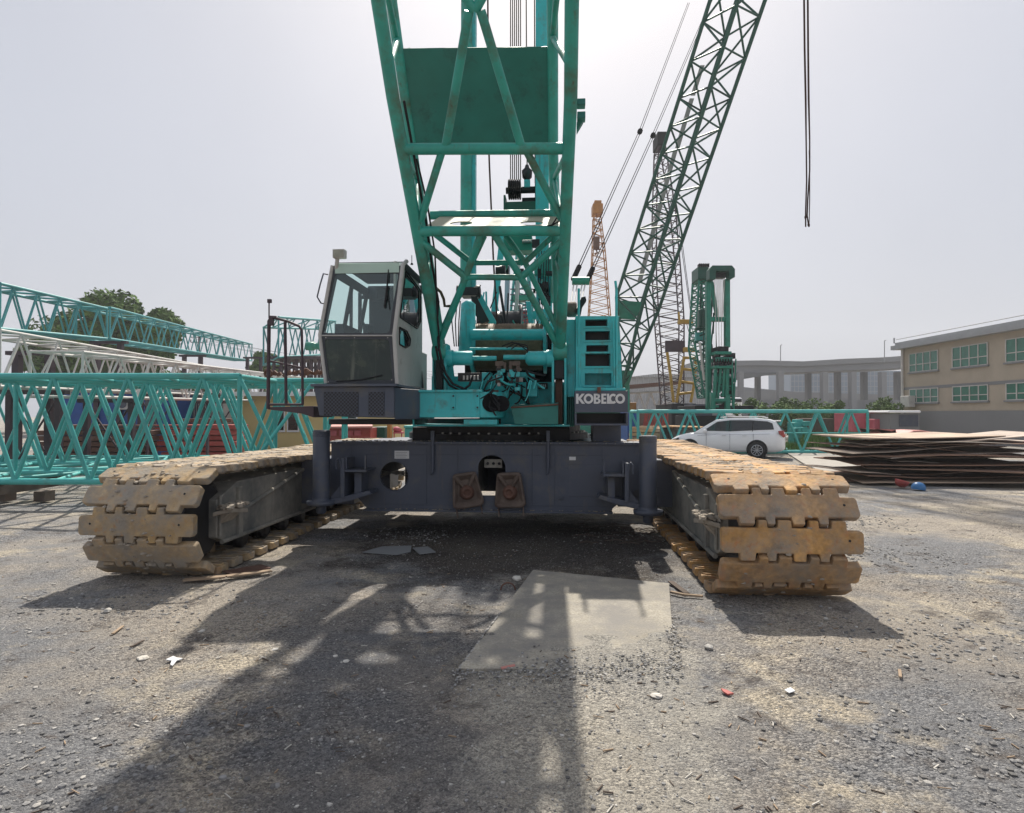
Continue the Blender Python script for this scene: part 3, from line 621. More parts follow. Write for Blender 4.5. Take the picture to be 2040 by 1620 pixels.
V.build('manifold', [M['blackm'], M['turq'], M['steel'], M['label']], deck, bevel=.004)
V = MB(); hr = random.Random(5)
for k in range(34):
    x = hr.uniform(975, 1062); y = hr.uniform(738, 772); x2 = x + hr.uniform(-45, 45); y2 = y + hr.uniform(5, 45); b_ = hr.uniform(2.05, 2.5)
    a = c(x, y, b_); q = c(min(1085, max(940, x2)), y2, b_ + hr.uniform(-.1, .25)); mid = (a + q) / 2 + Vector((hr.uniform(-.08, .08), -.05, -hr.uniform(.0, .12)))
    pts = [a * (1 - t) ** 2 + mid * 2 * t * (1 - t) + q * t * t for t in [i / 7 for i in range(8)]]
    V.tube(pts, hr.uniform(.007, .016), 6, hr.choice((0, 0, 1, 2)))
for k in range(26):
    a = c(hr.uniform(985, 1050), hr.uniform(735, 785), hr.uniform(2.1, 2.4)); V.cbox(a, (hr.uniform(.03, .09), .06, hr.uniform(.03, .08)), mi=hr.choice((1, 2, 2, 3, 4)))
V.build('hydraulic_hoses', [M['black'], M['blackm'], M['turq'], M['pad'], M['steel']], deck)
V = MB(); pts = [c(x, y, 2.2) for x, y in ((872, 640), (874, 690), (880, 720), (888, 745), (902, 765), (925, 775), (935, 768), (941, 752))]; V.tube(pts, .018, 8)
pts = [c(x, y, 2.28) for x, y in ((868, 690), (878, 742), (896, 768), (915, 778), (930, 774))]; V.tube(pts, .016, 8)
for k in range(3): V.tube([c(1000 + k * 9, 690 + k * 3, 2.4), c(1020 + k * 6, 682 + k * 2, 2.4), c(1050, 688 + k * 5, 2.4), c(1052, 700 + k * 4, 2.4)], .009, 6)
V.build('loose_hose', M['black'], deck)
V = MB()
for px in (956, 975, 1050, 1062): a = c(px, 775, 2.15); V.prism([a, a + Vector((.02, 0, 0)), a + Vector((.05, 0, .12)), a + Vector((.03, 0, .12))], (0, .15, 0))
V.build('deck_lug', M['turq'], deck, bevel=.004)
# winch
V = MB(); a = c(938, 667, 3.3); q = c(1082, 667, 3.3); V.tube([a, q], .088, 20); V.build('cross_pipe', M['turq'], deck)
V = MB(); a = c(948, 690, 4.1); q = c(1082, 690, 4.1); L_ = q.x - a.x; zc = a.z - .02
prof = []; n_ = 46
for k in range(n_): prof += [(L_ * k / n_, .375), (L_ * (k + .5) / n_, .405)]
V.lathe((a.x, 4.1, zc), (1, 0, 0), prof, 28, 0); V.build('winch_rope_drum', M['drumrope'], deck)
V = MB(); V.lathe((a.x - .06, 4.1, zc), (1, 0, 0), [(0, .45), (.05, .45)], 28); V.lathe((q.x + .01, 4.1, zc), (1, 0, 0), [(0, .45), (.05, .45)], 28); V.build('drum_flange', M['turq'], deck)

# --- right machinery house
H = MB(); a = c(1144, 630, 2.3); q = c(1238, 776, 2.3)
hx = [(c2(1146, 0, 2.3)[0], 0)]
rec = [(1166, 637, 1210, 650), (1166, 660, 1215, 678), (1168, 688, 1212, 701), (1166, 705, 1216, 730), (1165, 744, 1218, 768)]
hol = []
for x0, y0, x1, y1 in rec: p = c2(x0, y0, 2.3); r_ = c2(x1, y1, 2.3); hol.append([(p[0], r_[1]), (r_[0], r_[1]), (r_[0], p[1]), (p[0], p[1])])
tl = c2(1147, 630, 2.3); tr = c2(1233, 630, 2.3); br = c2(1240, 776, 2.3); bl = c2(1147, 776, 2.3)
H.plate([tl, tr, br, bl], hol, .02, front(2.3))
house = H.build('ladder_panel', M['turq'], crane, bevel=.003)
H = MB()
for i, ((x0, y0), (x1, _), (x2, y2), _) in enumerate(hol):
    H.box(x0 + .001, x1 - .001, 2.315, 2.56, y0 - .012, y0 + .006); H.box(x0 - .02, x1 + .02, 2.56, 2.575, y0 - .02, y2 + .02, 1 if i < 4 else 0)
    H.box(x0 - .01, x0 - .001, 2.312, 2.56, y0, y2); H.box(x1 + .001, x1 + .01, 2.312, 2.56, y0, y2); H.box(x0 - .02, x1 + .02, 2.27, 2.288, y0 - .022, y0 - .002)
H.build('step', [M['turq'], M['blackm']], house)
H = MB(); H.box(tl[0], tr[0], 2.58, 7.5, bl[1], tr[1]); H.box(tl[0] - .005, tr[0] + .01, 2.32, 2.58, tl[1] - .02, tl[1])
H.box(bl[0] - .12, bl[0] - .002, 2.45, 7.5, bl[1] - .1, tl[1] - .02); H.box(tr[0] - .012, tr[0] + .001, 2.312, 2.58, bl[1], tl[1] - .02); H.box(tl[0], tl[0] + .012, 2.312, 2.58, bl[1], tl[1] - .02)
H.build('engine_house', M['turq'], crane, bevel=.006)
H = MB()
for px, t_, b_ in ((1153, 575, 690), (1228, 575, 776)): H.tube([c(px, b_, 2.22), c(px, t_, 2.22)], .018, 8)
H.tube([c(1228, 576, 2.22), c(1226, 560, 2.22)], .018, 8); H.tube([c(1222, 640, 2.2), c(1224, 770, 2.2)], .012, 6); H.tube([c(1153, 700, 2.22), c(1155, 770, 2.22)], .012, 6); H.build('grab_rail', M['turq'], house)
H = MB(); a = c(1129, 617, 3.0); H.lathe(a, (1, 0, 0), [(0, .10), (.02, .115), (.13, .115), (.15, .10)], 20, 0); H.build('small_winch', M['pad'], crane)
H = MB(); pl = [c2(x, y, 2.9) for x, y in ((1146, 625), (1152, 608), (1158, 594), (1166, 592), (1168, 600), (1160, 612), (1157, 628))]; H.plate(pl, [], .12, front(2.9)); H.build('mirror', M['black'], crane, bevel=.01)
K = MB(); bx(K, 1145, 779, 1251, 822, 1.95, 2.9); bx(K, 1146, 773, 1246, 778.5, 1.98, 3.0, 1); kb = K.build('name_box', [M['char'], M['turq']], crane, bevel=.006)
K = MB(); bx(K, 1145, 844, 1252, 848, 1.98, 3.2); bx(K, 1145, 823, 1149, 844, 1.98, 3.2); bx(K, 1247, 823, 1252, 844, 1.98, 3.2); bx(K, 1149, 823, 1247, 844, 2.35, 2.5, 1); K.build('lower_step', [M['char'], M['blackm']], kb, bevel=.003)
LT = MB()
def LP(x, y): p = c(x, y, 1.944); return (p.x, p.z)
def letter(outer, holes=()): LT.plate([LP(*p) for p in outer], [[LP(*p) for p in h] for h in holes], .008, front(1.944))
T0, T1 = 784.5, 804.5; TM = (T0 + T1) / 2
def oc(cx, r, r2, gap=None):
    if gap is None: letter(circ(cx, TM, r, 28, 10), [circ(cx, TM, r2, 24, 5.4)]); return
    g = R(gap); an = [g + (2 * math.pi - 2 * g) * i / 24 for i in range(25)]
    letter([(cx + r * math.cos(t), TM + 10 * math.sin(t)) for t in an] + [(cx + r2 * math.cos(t), TM + 5.4 * math.sin(t)) for t in an[::-1]])
letter([(1147.5, T0), (1152.5, T0), (1152.5, 792), (1159, T0), (1165, T0), (1157, 793.8), (1165.5, T1), (1159.5, T1), (1152.5, 796), (1152.5, T1), (1147.5, T1)])
oc(1172.5, 9.6, 5.2)
letter([(1183, T0), (1190, T0), (1194, 786), (1195.5, 789), (1194, 793), (1192, 794), (1195, 795.5), (1196.8, 799), (1195, 803), (1191, T1), (1183, T1)],
       [[(1187.3, 788), (1190, 788.2), (1191, 790), (1190, 792), (1187.3, 792.2)], [(1187.3, 796.3), (1191, 796.4), (1192.2, 798.6), (1191, 800.9), (1187.3, 801)]])
letter([(1198, T0), (1208, T0), (1208, 788.5), (1202.3, 788.5), (1202.3, 792.3), (1207, 792.3), (1207, 796.2), (1202.3, 796.2), (1202.3, 800.5), (1208, 800.5), (1208, T1), (1198, T1)])
letter([(1209.3, T0), (1213.6, T0), (1213.6, 800), (1219, 800), (1219, T1), (1209.3, T1)])
oc(1221.5, 8.4, 4.2, 48)
oc(1235.5, 9.6, 5.0)
LT.build('name_lettering', M['label'], kb)
K = MB(); bx(K, 1190, 771, 1197, 783, 1.90, 1.94); K.build('latch', M['brown'], kb, bevel=.004)
for k in range(4): pass
K = MB()
for k in range(5): a = c(1128 + k * 3.6, 775, 2.5); q = c(1130.2 + k * 3.6, 850, 2.5); K.box(a.x, q.x, 2.5, 2.9, q.z, a.z)
K.build('side_louvre', M['greenplate'], crane)

# --- cab
CF, CB_ = 1.50, 3.05
cab = bpy.data.objects.new('cab', None); COL.objects.link(cab); cab.parent = crane; org[cab.name] = Vector((0, 0, 0))
P = lambda x, y: c2(x, y, CF)
BL, ML, TL, TR, MR, BR = P(650, 764), P(638, 668), P(663, 530), P(799, 530), P(783, 668), P(792, 765)
RT = (P(668, 519), P(803, 517))
def shell_pt(p, b_): return Vector((p[0], b_, p[1]))
outer = [BL, ML, TL, RT[0], RT[1], TR, MR, BR]
def inset(poly, d):
    cx = sum(p[0] for p in poly) / len(poly); cz = sum(p[1] for p in poly) / len(poly); o = []
    for x, z in poly: v = Vector((x - cx, z - cz)); v *= max(0, 1 - d / v.length); o.append((cx + v.x, cz + v.y))
    return o
# front frame with two openings
win = rpoly([P(644, 664), P(656, 600), P(668, 545), P(795, 545), P(784, 605), P(776, 664)], .05)
low = rpoly([P(646, 676), P(776, 676), P(783, 758), P(657, 758)], .06)
f = MB(); f.plate([BL, ML, TL, TR, MR, BR], [win, low], .03, front(CF)); f.build('front_frame', M['cabin'], cab, bevel=.004)
f = MB(); f.tube([shell_pt(p, CF - .018) for p in (BL, ML, TL)], .024, 8); f.tube([shell_pt(P(791, 765), CF + .0), shell_pt(P(786, 668), CF - .01), shell_pt(P(803, 528), CF - .01), shell_pt(P(806, 517), CF + .1)], .030, 8); f.tube([shell_pt(P(640, 669), CF - .02), shell_pt(P(783, 669), CF - .02)], .010, 6)
f.build('corner_pillar', M['cabgrey'], cab)
def shell(nm, a, b_, y0, y1, holes, m_, th=.02, parent=cab):   # wall running back between two outline points, holes in (s, t) 0..1
    a = Vector((a[0], y0, a[1])); b_ = Vector((b_[0], y0, b_[1])); ez = (b_ - a); h = ez.length; ez.normalize(); ey = Vector((0, 1, 0)); n = ey.cross(ez)
    Mx = Matrix(((ey.x, ez.x, n.x, a.x), (ey.y, ez.y, n.y, a.y), (ey.z, ez.z, n.z, a.z), (0, 0, 0, 1)))
    q = MB(); q.plate([(0, 0), (y1 - y0, 0), (y1 - y0, h), (0, h)], holes, th, Mx); return q.build(nm, m_, parent), Mx, h
BR2 = (BR[0] + .10, BR[1]); 
sR = MB()
# right wall: traced as one surface, lower part slightly bulged
def rw(px, py):                                           # pixel -> (y, z) on the right wall (plane through the pillar)
    xw = MR[0] + .02; C0 = Vector((0, 0, CH)); d = ray(px, py); O_ = C0 - ORIG; num = xw - O_.dot(VV); s = num / d.dot(VV); p = O_ + d * s; return (p.dot(UU), p.z)
wl = rpoly([rw(806, 540), rw(835, 578), rw(836, 640), rw(829, 655), rw(794, 632)], .03)
wl2 = rpoly([rw(793, 652), rw(808, 660), rw(815, 675), rw(814, 688), rw(806, 693), rw(793, 686)], .02)
ol = [rw(790, 766), rw(785, 668), rw(806, 519), (CB_, rw(806, 519)[1] + .0), (CB_, rw(858, 776)[1]), rw(850, 778)]
zt_cab = RT[1][1]
y786 = max(CF, rw(786, 668)[0])
ol = [(CF, BR[1]), (CF, zt_cab - .02), (CF + .12, zt_cab), (CB_ - .25, zt_cab), (CB_, zt_cab - .2), (CB_, BR[1] + .02)]
cl = lambda L_: [(max(CF + .05, y), z) for y, z in L_]
MYZ = Matrix(((0, 0, 1, MR[0] + .02), (1, 0, 0, 0), (0, 1, 0, 0), (0, 0, 0, 1)))
sR.plate(ol, [cl(wl), cl(wl2)], .03, MYZ); sR.build('right_side_wall', M['cabgrey'], cab, bevel=.004)
g_ = MB(); g_.plate(cl(wl), [], .006, MYZ); g_.plate(cl(wl2), [], .006, MYZ); g_.build('side_glass', M['glass'], cab)
g_ = MB()
for L_ in (cl(wl), cl(wl2)):
    pts = [(MR[0] + .038, y, z) for y, z in L_]; g_.tube(pts + [pts[0]], .012, 6)
g_.build('window_seal', M['black'], cab)
lw = [( .25, .75), (1.25, .75), (1.25, 1.45), (.25, 1.45)]
shell('left_side_wall', ML, TL, CF + .02, CB_, [[(.12, .06), (.72, .06), (.72, .80), (.18, .80)], [(.84, .06), (1.40, .06), (1.40, .80), (.84, .80)]], M['cabin'])
shell('left_lower_wall', BL, ML, CF + .02, CB_, [], M['cabgrey'])
q = MB(); q.prism([shell_pt(p, CB_ - .02) for p in (BL, (BL[0], BL[1] + .001), ML, (ML[0] + .02, ML[1] + .12), (MR[0], ML[1] + .12), MR, BR)], (0, .03, 0))
zz0 = ML[1] + .12; zz1 = TL[1] - .05
for x0, x1 in ((698, 703), (715, 721), (737, 812)): a = c2(x0, 600, CB_)[0]; b_ = c2(x1, 600, CB_)[0]; q.box(a, b_, CB_ - .04, CB_, zz0, zz1)
q.prism([(ML[0] + .03, CB_ - .03, zz1 - .1), (MR[0], CB_ - .03, zz1 - .1), (TR[0], CB_ - .03, RT[1][1] - .02), (TL[0], CB_ - .03, RT[1][1] - .02)], (0, .03, 0))
q.build('rear_wall', M['cabin'], cab)
q = MB(); q.prism([shell_pt(RT[0], CF + .10), shell_pt(RT[1], CF + .10), shell_pt(RT[1], CB_ - .2), shell_pt(RT[0], CB_ - .2)], (0, 0, -.03)); q.build('roof', M['cabin'], cab, bevel=.01)
q = MB(); q.prism([shell_pt(TL, CF), shell_pt(TR, CF), shell_pt(RT[1], CF + .12), shell_pt(RT[0], CF + .12)], (0, .008, 0)); q.box(TL[0] + .04, TR[0] - .02, CF - .026, CF - .018, P(715, 545)[1], TL[1] + .02); q.build('roof_visor', mat('visor_tint', (.42, .56, .48), .25, var=.05), cab)
g_ = MB(); g_.plate(win, [], .006, front(CF)); g_.build('windshield', M['glass'], cab)
g_ = MB(); g_.plate(low, [], .008, front(CF)); g_.build('lower_window', M['olive'], cab)
q = MB()
for px, py in ((650, 673), (707, 673), (773, 673), (655, 761), (781, 757)): q.lathe(shell_pt(P(px, py), CF - .012), (0, -1, 0), [(0, .010), (.006, .008)], 8)
q.build('frame_screw', M['steel'], cab)
q = MB(); q.tube([shell_pt(P(775, 538), CF - .03), shell_pt(P(772, 580), CF - .035), shell_pt(P(767, 614), CF - .03)], [.006, .014, .014], 6); q.tube([shell_pt(P(772, 575), CF - .04), shell_pt(P(777, 618), CF - .02)], .006, 5)
q.tube([shell_pt(P(672, 760), CF - .03), shell_pt(P(720, 757), CF - .03), shell_pt(P(762, 748), CF - .03)], .008, 6); q.build('wiper', M['black'], cab)
q = MB(); q.tube([shell_pt(P(653, 547), CF), shell_pt(P(650, 549), CF - .1), shell_pt(P(645, 570), CF - .12), shell_pt(P(639, 595), CF - .12), shell_pt(P(642, 605), CF - .05), shell_pt(P(646, 605), CF)], .010, 6); q.build('grab_handle', M['char'], cab)
q = MB(); q.tube([shell_pt(P(670, 536), CF), c(671, 525, CF - .05), c(673, 510, CF - .07)], .028, 8); bx(q, 662, 496, 686, 513, CF - .12, CF - .02); wl_ = q.build('work_light', M['cabgrey'], cab, bevel=.015)
q = MB(); bx(q, 664, 498, 684, 511, CF - .128, CF - .121); q.build('lens', M['lamp'], wl_)
q = MB(); q.tube([shell_pt(P(815, 521), CF + .15), shell_pt(P(815, 503), CF + .15)], .005, 5); q.lathe(shell_pt(P(815, 522), CF + .15), (0, 0, 1), [(0, .02), (.02, .015)], 8); q.build('antenna', M['black'], cab)
q = MB(); q.box(P(700, 0)[0], P(755, 0)[0], CF + .85, CF + 1.0, P(715, 664)[1], P(715, 575)[1]); q.box(P(712, 0)[0], P(742, 0)[0], CF + .86, CF + .96, P(715, 572)[1], P(715, 545)[1]); q.box(P(700, 0)[0], P(755, 0)[0], CF + .4, CF + .95, P(715, 680)[1], P(715, 664)[1])
q.build('operator_seat', M['cabin'], cab, bevel=.03)
q = MB(); q.tube([shell_pt(P(712, 668), CF + .25), shell_pt(P(712, 640), CF + .25)], .008, 6); q.lump(shell_pt(P(712, 640), CF + .25), .022, 1.2, jit=0); q.box(P(653, 0)[0], P(672, 0)[0], CF + .3, CF + .9, P(715, 672)[1], P(715, 638)[1]); q.box(P(718, 0)[0], P(728, 0)[0], CF + .15, CF + .4, P(715, 672)[1], P(715, 642)[1])
q.box(P(683, 0)[0], P(689, 0)[0], CF + .2, CF + .22, P(715, 620)[1], P(715, 590)[1]); q.tube([shell_pt(P(690, 660), CF + .2), shell_pt(P(706, 656), CF + .2)], .006, 5); q.build('control_lever', M['cabin'], cab, bevel=.006)
# dark base under the cab
q = MB(); A_ = c(622, 769, 1.42); 
q.prism([c(624, 770, 1.42), c(785, 770, 1.42), c(785, 833, 1.42), c(636, 829, 1.42)], (0, 1.7, 0))
a = c(785.5, 770, 1.42); b_ = c(785.5, 833, 1.42); q.prism([(a.x, 1.425, b_.z - .02), (a.x + .20, 2.0, b_.z - .02), (a.x + .20, 3.0, b_.z - .02), (a.x, 3.0, b_.z - .02)], (0, 0, a.z - b_.z + .0))
base = q.build('cab_base', M['char'], crane, bevel=.012)
q = MB(); bx(q, 618, 765, 790, 769.5, 1.36, 3.1); bx(q, 655, 835, 822, 846, 2.2, 3.2, 1); q.build('lip', [M['char'], M['blackm']], base, bevel=.004)
q = MB(); bx(q, 645, 781, 713, 828, 1.408, 1.4195); q.build('vent_grille', M['grille'], base)
q = MB(); bx(q, 734, 781, 765, 828, 1.408, 1.4195); q.build('vent_grille', M['grille'], base)
# walkway rail
RB = 1.85
q = MB(); q.tube([c(534, 815, RB), c(536, 640, RB), c(540, 632, RB), c(550, 633, RB)], .026, 8); q.tube([c(538, 631, RB), c(575, 641, RB), c(596, 650, RB), c(601, 658, RB), c(602, 700, RB), c(603, 806, RB)], .018, 8)
q.tube([c(568, 642, RB), c(570, 806, RB)], .022, 8); q.tube([c(537, 719, RB), c(602, 733, RB)], .014, 6); q.tube([c(536, 806, RB), c(604, 806, RB)], .018, 6)
q.tube([c(536, 634, RB), c(536, 603, RB)], .010, 6); q.cbox(c(537, 600, RB), (.05, .04, .05)); q.cbox(c(541, 640, RB), (.05, .05, .12)); q.build('walkway_rail', M['purple'], crane)
q = MB(); q.prism([c(534, 811, RB), c(625, 809, RB), c(625, 832, RB), c(600, 824, RB), c(534, 816, RB)], (0, .7, 0)); q.build('walkway_bracket', M['purple'], crane, bevel=.004)
q = MB(); bx(q, 820, 700, 838, 776, 2.95, 3.4); q.build('side_box', M['cabgrey'], crane, bevel=.01)
# --- boom: front (lower) chords traced, rear chords bend where the wide panel starts
boom = bpy.data.objects.new('boom', None); COL.objects.link(boom); boom.parent = crane; org[boom.name] = Vector((0, 0, 0))
bF = 2.42; bT = .30                                        # depth of the foot and of the point that leaves the frame
fl0, fr0 = c(874, 700, bF), c(1116, 700, bF)
fl1, fr1 = c(783, 196, bT), c(1137, 196, bT)
def ext(a, b_, k): return b_ + (b_ - a).normalized() * k
dirL = (fl1 - fl0).normalized(); dirR = (fr1 - fr0).normalized(); axis = ((fl1 + fr1) / 2 - (fl0 + fr0) / 2).normalized()
LEN = 11.5
fl2, fr2 = fl1 + axis * LEN, fr1 + axis * LEN
bl1, br1 = c(822, 300, 2.40), c(1102, 300, 2.40)
bl2, br2 = bl1 + axis * (LEN + 1.5), br1 + axis * (LEN + 1.5)
for pts, r_ in (([fl0, fl1, fl2], .074), ([fr0, fr1, fr2], .074), ([fl0 + Vector((.01, .12, .06)), bl1, bl2], .072), ([fr0 + Vector((-.01, .12, .06)), br1, br2], .072)):
    q = MB(); q.tube(pts, r_, 16); q.build('chord', M['green'], boom)
def onl(a, b_, py):                                       # point of a straight chord at a pixel height (crane frame)
    lo, hi = 0., 1.
    def yy(t):
        p = a.lerp(b_, t); w_ = ORIG + VV * p.x + UU * p.y + Vector((0, 0, p.z)) - Vector((0, 0, CH))
        yc = w_.y * math.cos(PITCH) + w_.z * math.sin(PITCH); zc = -w_.y * math.sin(PITCH) + w_.z * math.cos(PITCH); return 810 - F * zc / yc
    for _ in range(40):
        m_ = (lo + hi) / 2
        if yy(m_) > py: lo = m_
        else: hi = m_
    return a.lerp(b_, lo)
FL = lambda y: onl(fl0, fl1, y); FR = lambda y: onl(fr0, fr1, y)
def FP(px, py):                                           # point of the front face at a pixel
    a, b_ = FL(py), FR(py); best = None; C0 = Vector((0, 0, CH)); d = ray(px, py); O_ = C0 - ORIG
    o_ = Vector((O_.dot(VV), O_.dot(UU), O_.z)); d = Vector((d.dot(VV), d.dot(UU), d.z))
    n = (fl1 - fl0).cross(fr0 - fl0); s = (fl0 - o_).dot(n) / d.dot(n); return o_ + d * s
bl0, br0 = fl0 + Vector((.01, .12, .06)), fr0 + Vector((-.01, .12, .06))
def BP(px, py):
    C0 = Vector((0, 0, CH)); d = ray(px, py); O_ = C0 - ORIG; o_ = Vector((O_.dot(VV), O_.dot(UU), O_.z)); d = Vector((d.dot(VV), d.dot(UU), d.z))
    n = (bl1 - bl0).cross(br0 - bl0); s = (bl0 - o_).dot(n) / d.dot(n); return o_ + d * s
q = MB(); n1, n2, t1, t2 = FP(928, 552), FP(1038, 553), FP(958, 466), FP(984, 466)
q.tube([FP(802, 297), FP(1132, 296)], .066, 14); q.tube([FP(834, 461), FP(1122, 460)], .064, 14); q.tube([n1, n2], .040, 12)
for a, b_, r_ in ((FP(835, 478), n1, .046), (t1, n1, .046), (n1, FP(880, 672), .048), (t2, n2, .046), (n2, FP(1112, 690), .048), (FP(1120, 480), n2, .046),
                  (FP(880, 303), FP(838, 440), .046), (FP(1050, 303), FP(1118, 435), .046)): q.tube([a, b_], r_, 12)
u0, u1 = FP(888, 290), FP(1038, 290)
apex = (FP(802, 297) + FP(1132, 296)) / 2 + axis * 1.35
q.tube([u0, apex + Vector((-.06, 0, 0))], .05, 12); q.tube([u1, apex + Vector((.06, 0, 0))], .05, 12)
hl, hr_ = FP(802, 297), FP(1132, 296)
st = [1.35 * k for k in range(1, 9)]
for k, s_ in enumerate(st):
    L_, R_ = hl + dirL * 0 + axis * s_, hr_ + axis * s_; L_.x = fl1.x + (L_.y - fl1.y) / axis.y * axis.x if s_ > 1 else L_.x; R_.x = fr1.x + (R_.y - fr1.y) / axis.y * axis.x if s_ > 1 else R_.x
    mid = (L_ + R_) / 2
    if k % 2 == 0: q.tube([mid, L_ + axis * 1.35], .05, 10); q.tube([mid, R_ + axis * 1.35], .05, 10)
    else: q.tube([L_, R_], .055, 10); q.tube([L_, mid + axis * 1.35], .05, 10); q.tube([R_, mid + axis * 1.35], .05, 10)
q.build('front_bracing', M['green'], boom)
q = MB(); m1, m2 = BP(940, 524), BP(1046, 523)
q.tube([BP(858, 429), BP(1104, 426)], .062, 12); q.tube([m1, m2], .038, 10)
for a, b_ in ((BP(868, 468), m1), (BP(1008, 470), m2), (m2, BP(1108, 650)), (BP(1106, 466), m2), (BP(965, 470), m1), (m1, BP(885, 650))): q.tube([a, b_], .042, 10)
q.tube([bl1, br1], .055, 12)
for x0, x1 in ((858, 920), (990, 920), (990, 1080)):
    q.tube([BP(x0, 300), BP(x1, 274)], .035, 8)
# side faces
for s_ in (0, 1):
    Fa = FL if s_ == 0 else FR; xx = (lambda y: BP(856 if y > 400 else 830, y)) if s_ == 0 else (lambda y: BP(1106, y))
    a0, a1 = (bl0, bl1) if s_ == 0 else (br0, br1)
    for f0, t_ in ((560, .45), (460, .45), (460, .86), (298, .86), (298, .99)): q.tube([Fa(f0), a0.lerp(a1, t_)], .035, 8)
    f2, b2 = (fl1, bl1) if s_ == 0 else (fr1, br1)
    for k in range(6): q.tube([f2 + axis * (.3 + 1.9 * k), b2 + axis * (1.4 + 1.9 * k)], .04, 8); q.tube([b2 + axis * (1.4 + 1.9 * k), f2 + axis * (2.2 + 1.9 * k)], .04, 8)
q.build('rear_bracing', M['green'], boom)
# wide panel on the rear face
e1 = (br1 - bl1).normalized(); pn = e1.cross(axis).normalized(); q = MB(); w_ = (br1 - bl1).length
b0_ = bl1 + axis * .10
for a0, a1, th in ((0, 1.2, .02),):
    q.prism([b0_ + e1 * .03, b0_ + e1 * (w_ - .03), b0_ + e1 * (w_ - .03) + axis * a1, b0_ + e1 * .03 + axis * a1], pn * th)
q.tube([b0_ + e1 * .03 - pn * .02, b0_ + e1 * (w_ - .03) - pn * .02], .025, 6); q.tube([b0_ + e1 * .03 - pn * .02 + axis * .14, b0_ + e1 * (w_ - .03) - pn * .02 + axis * .14], .02, 6)
q.tube([b0_ + e1 * .14 - pn * .02, b0_ + e1 * .14 - pn * .02 + axis * 1.2], .02, 6)
q.build('wide_panel', M['greenplate'], boom)
q = MB(); a0 = BP(856, 432); a1 = BP(1106, 431); d0 = FP(838, 457); d1 = FP(1118, 457); ex = (d1 - d0).normalized(); ez = ((a0 + a1) / 2 - (d0 + d1) / 2); ez = (ez - ex * ez.dot(ex)); hh = ez.length; ez.normalize(); en = ex.cross(ez); WW = (d1 - d0).length
Mx = Matrix(((ex.x, ez.x, en.x, d0.x), (ex.y, ez.y, en.y, d0.y), (ex.z, ez.z, en.z, d0.z), (0, 0, 0, 1)))
q.plate([(.02, .03), (WW - .02, .03), (WW - .02, hh - .05), (.02, hh - .05)], [circ(WW * .25, hh * .40, .15, 24, .2), circ(WW * .78, hh * .42, .15, 24, .2)], .015, Mx); q.build('diaphragm_plate', M['beige'], boom)
q = MB(); q.plate([(WW * .42, hh - .07), (WW * .63, hh - .07)] + [(WW * (.525 + .10 * math.cos(a)), hh - .09 - .2 * math.sin(a)) for a in [math.pi * i / 10 for i in range(11)]], [], .03, Mx @ Matrix.Translation((0, 0, -.03))); q.build('diaphragm_tab', M['green'], boom)
q = MB()
q.tube([FP(786, 196) + Vector((.09, .06, 0)), FP(806, 300) + Vector((.09, .06, 0)), FP(822, 380) + Vector((.08, .08, 0)), FP(838, 440) + Vector((.05, .1, 0)), FP(845, 520) + Vector((.08, .08, 0)), FP(862, 600) + Vector((.07, .05, 0)), c(869, 660, bF - .05), c(872, 700, bF - .12)], .016, 6)
q.tube([FP(806, 310) + Vector((.12, .1, 0)), FP(830, 400) + Vector((.11, .1, 0)), FP(845, 500) + Vector((.12, .1, 0)), FP(865, 620) + Vector((.05, -.05, 0)), c(876, 690, bF - .15)], .012, 6)
q.tube([FP(1078, 455), FP(1100, 448), FP(1112, 430), FP(1120, 400)], .010, 6); q.tube([FP(1060, 456), FP(1095, 452), FP(1115, 440)], .009, 6)
q.build('boom_cable', M['black'], boom)
q = MB(); pts = [c(x, y, 2.7) for x, y in ((870, 575), (878, 582), (884, 596), (886, 610), (895, 610), (908, 609))]; q.tube(pts, .022, 8); q.build('brown_hose', M['brown'], boom)
q = MB()
for y0, y1 in ((196, 212), (222, 240)): a = FP(1150, y0); b_ = FP(1166, y1); q.box(a.x, b_.x, a.y, a.y + .12, b_.z, a.z)
q.prism([FP(1149, 242), FP(1163, 238), FP(1149, 262)], (0, .1, 0)); q.build('side_bracket', M['greenplate'], boom, bevel=.006)
for fx, fy in ((876, 702), (1116, 702)):
    a = c(fx, fy, bF - .0); q = MB(); q.lathe(a - Vector((.10, 0, 0)), (1, 0, 0), [(0, .10), (.01, .115), (.19, .115), (.2, .10)], 20); q.build('boom_foot', M['green'], boom)

# --- mast, backstops and hoist gear behind the boom
ms = bpy.data.objects.new('mast', None); COL.objects.link(ms); ms.parent = crane; org[ms.name] = Vector((0, 0, 0))
def leg(name, pts, w1, d1, m_, b_, parent=ms, bev=.006): # box section through pixel points at depth b_
    q = MB()
    for (x0, y0), (x1, y1) in zip(pts, pts[1:]):
        a = c(x0, y0, b_); e = c(x1, y1, b_); q.prism([a - Vector((w1, 0, 0)), a + Vector((w1, 0, 0)), e + Vector((w1, 0, 0)), e - Vector((w1, 0, 0))], (0, d1, 0))
    return q.build(name, m_, parent, bevel=bev)
MBk = 4.3
q = MB(); q.tube([c(931, -420, MBk), c(928, 575, MBk)], .10, 16); q.build('mast_leg', M['green'], ms)
leg('mast_leg_plate', [(942, -420), (940, 575)], .055, .18, M['turq'], MBk + .02)
leg('mast_leg', [(1080, -420), (1080, 560)], .115, .2, M['turq'], MBk + .1)
leg('mast_leg_plate', [(1105, 280), (1102, 600)], .045, .2, M['green'], MBk - .3)
q = MB(); bx(q, 1064, 516, 1110, 547, MBk - .1, MBk + .2); q.build('mast_collar', M['green'], ms, bevel=.01)
q = MB()
for px in (1072, 1096): q.tube([c(px, 547, MBk - .05), c(px, 640, MBk - .05)], .035, 10)
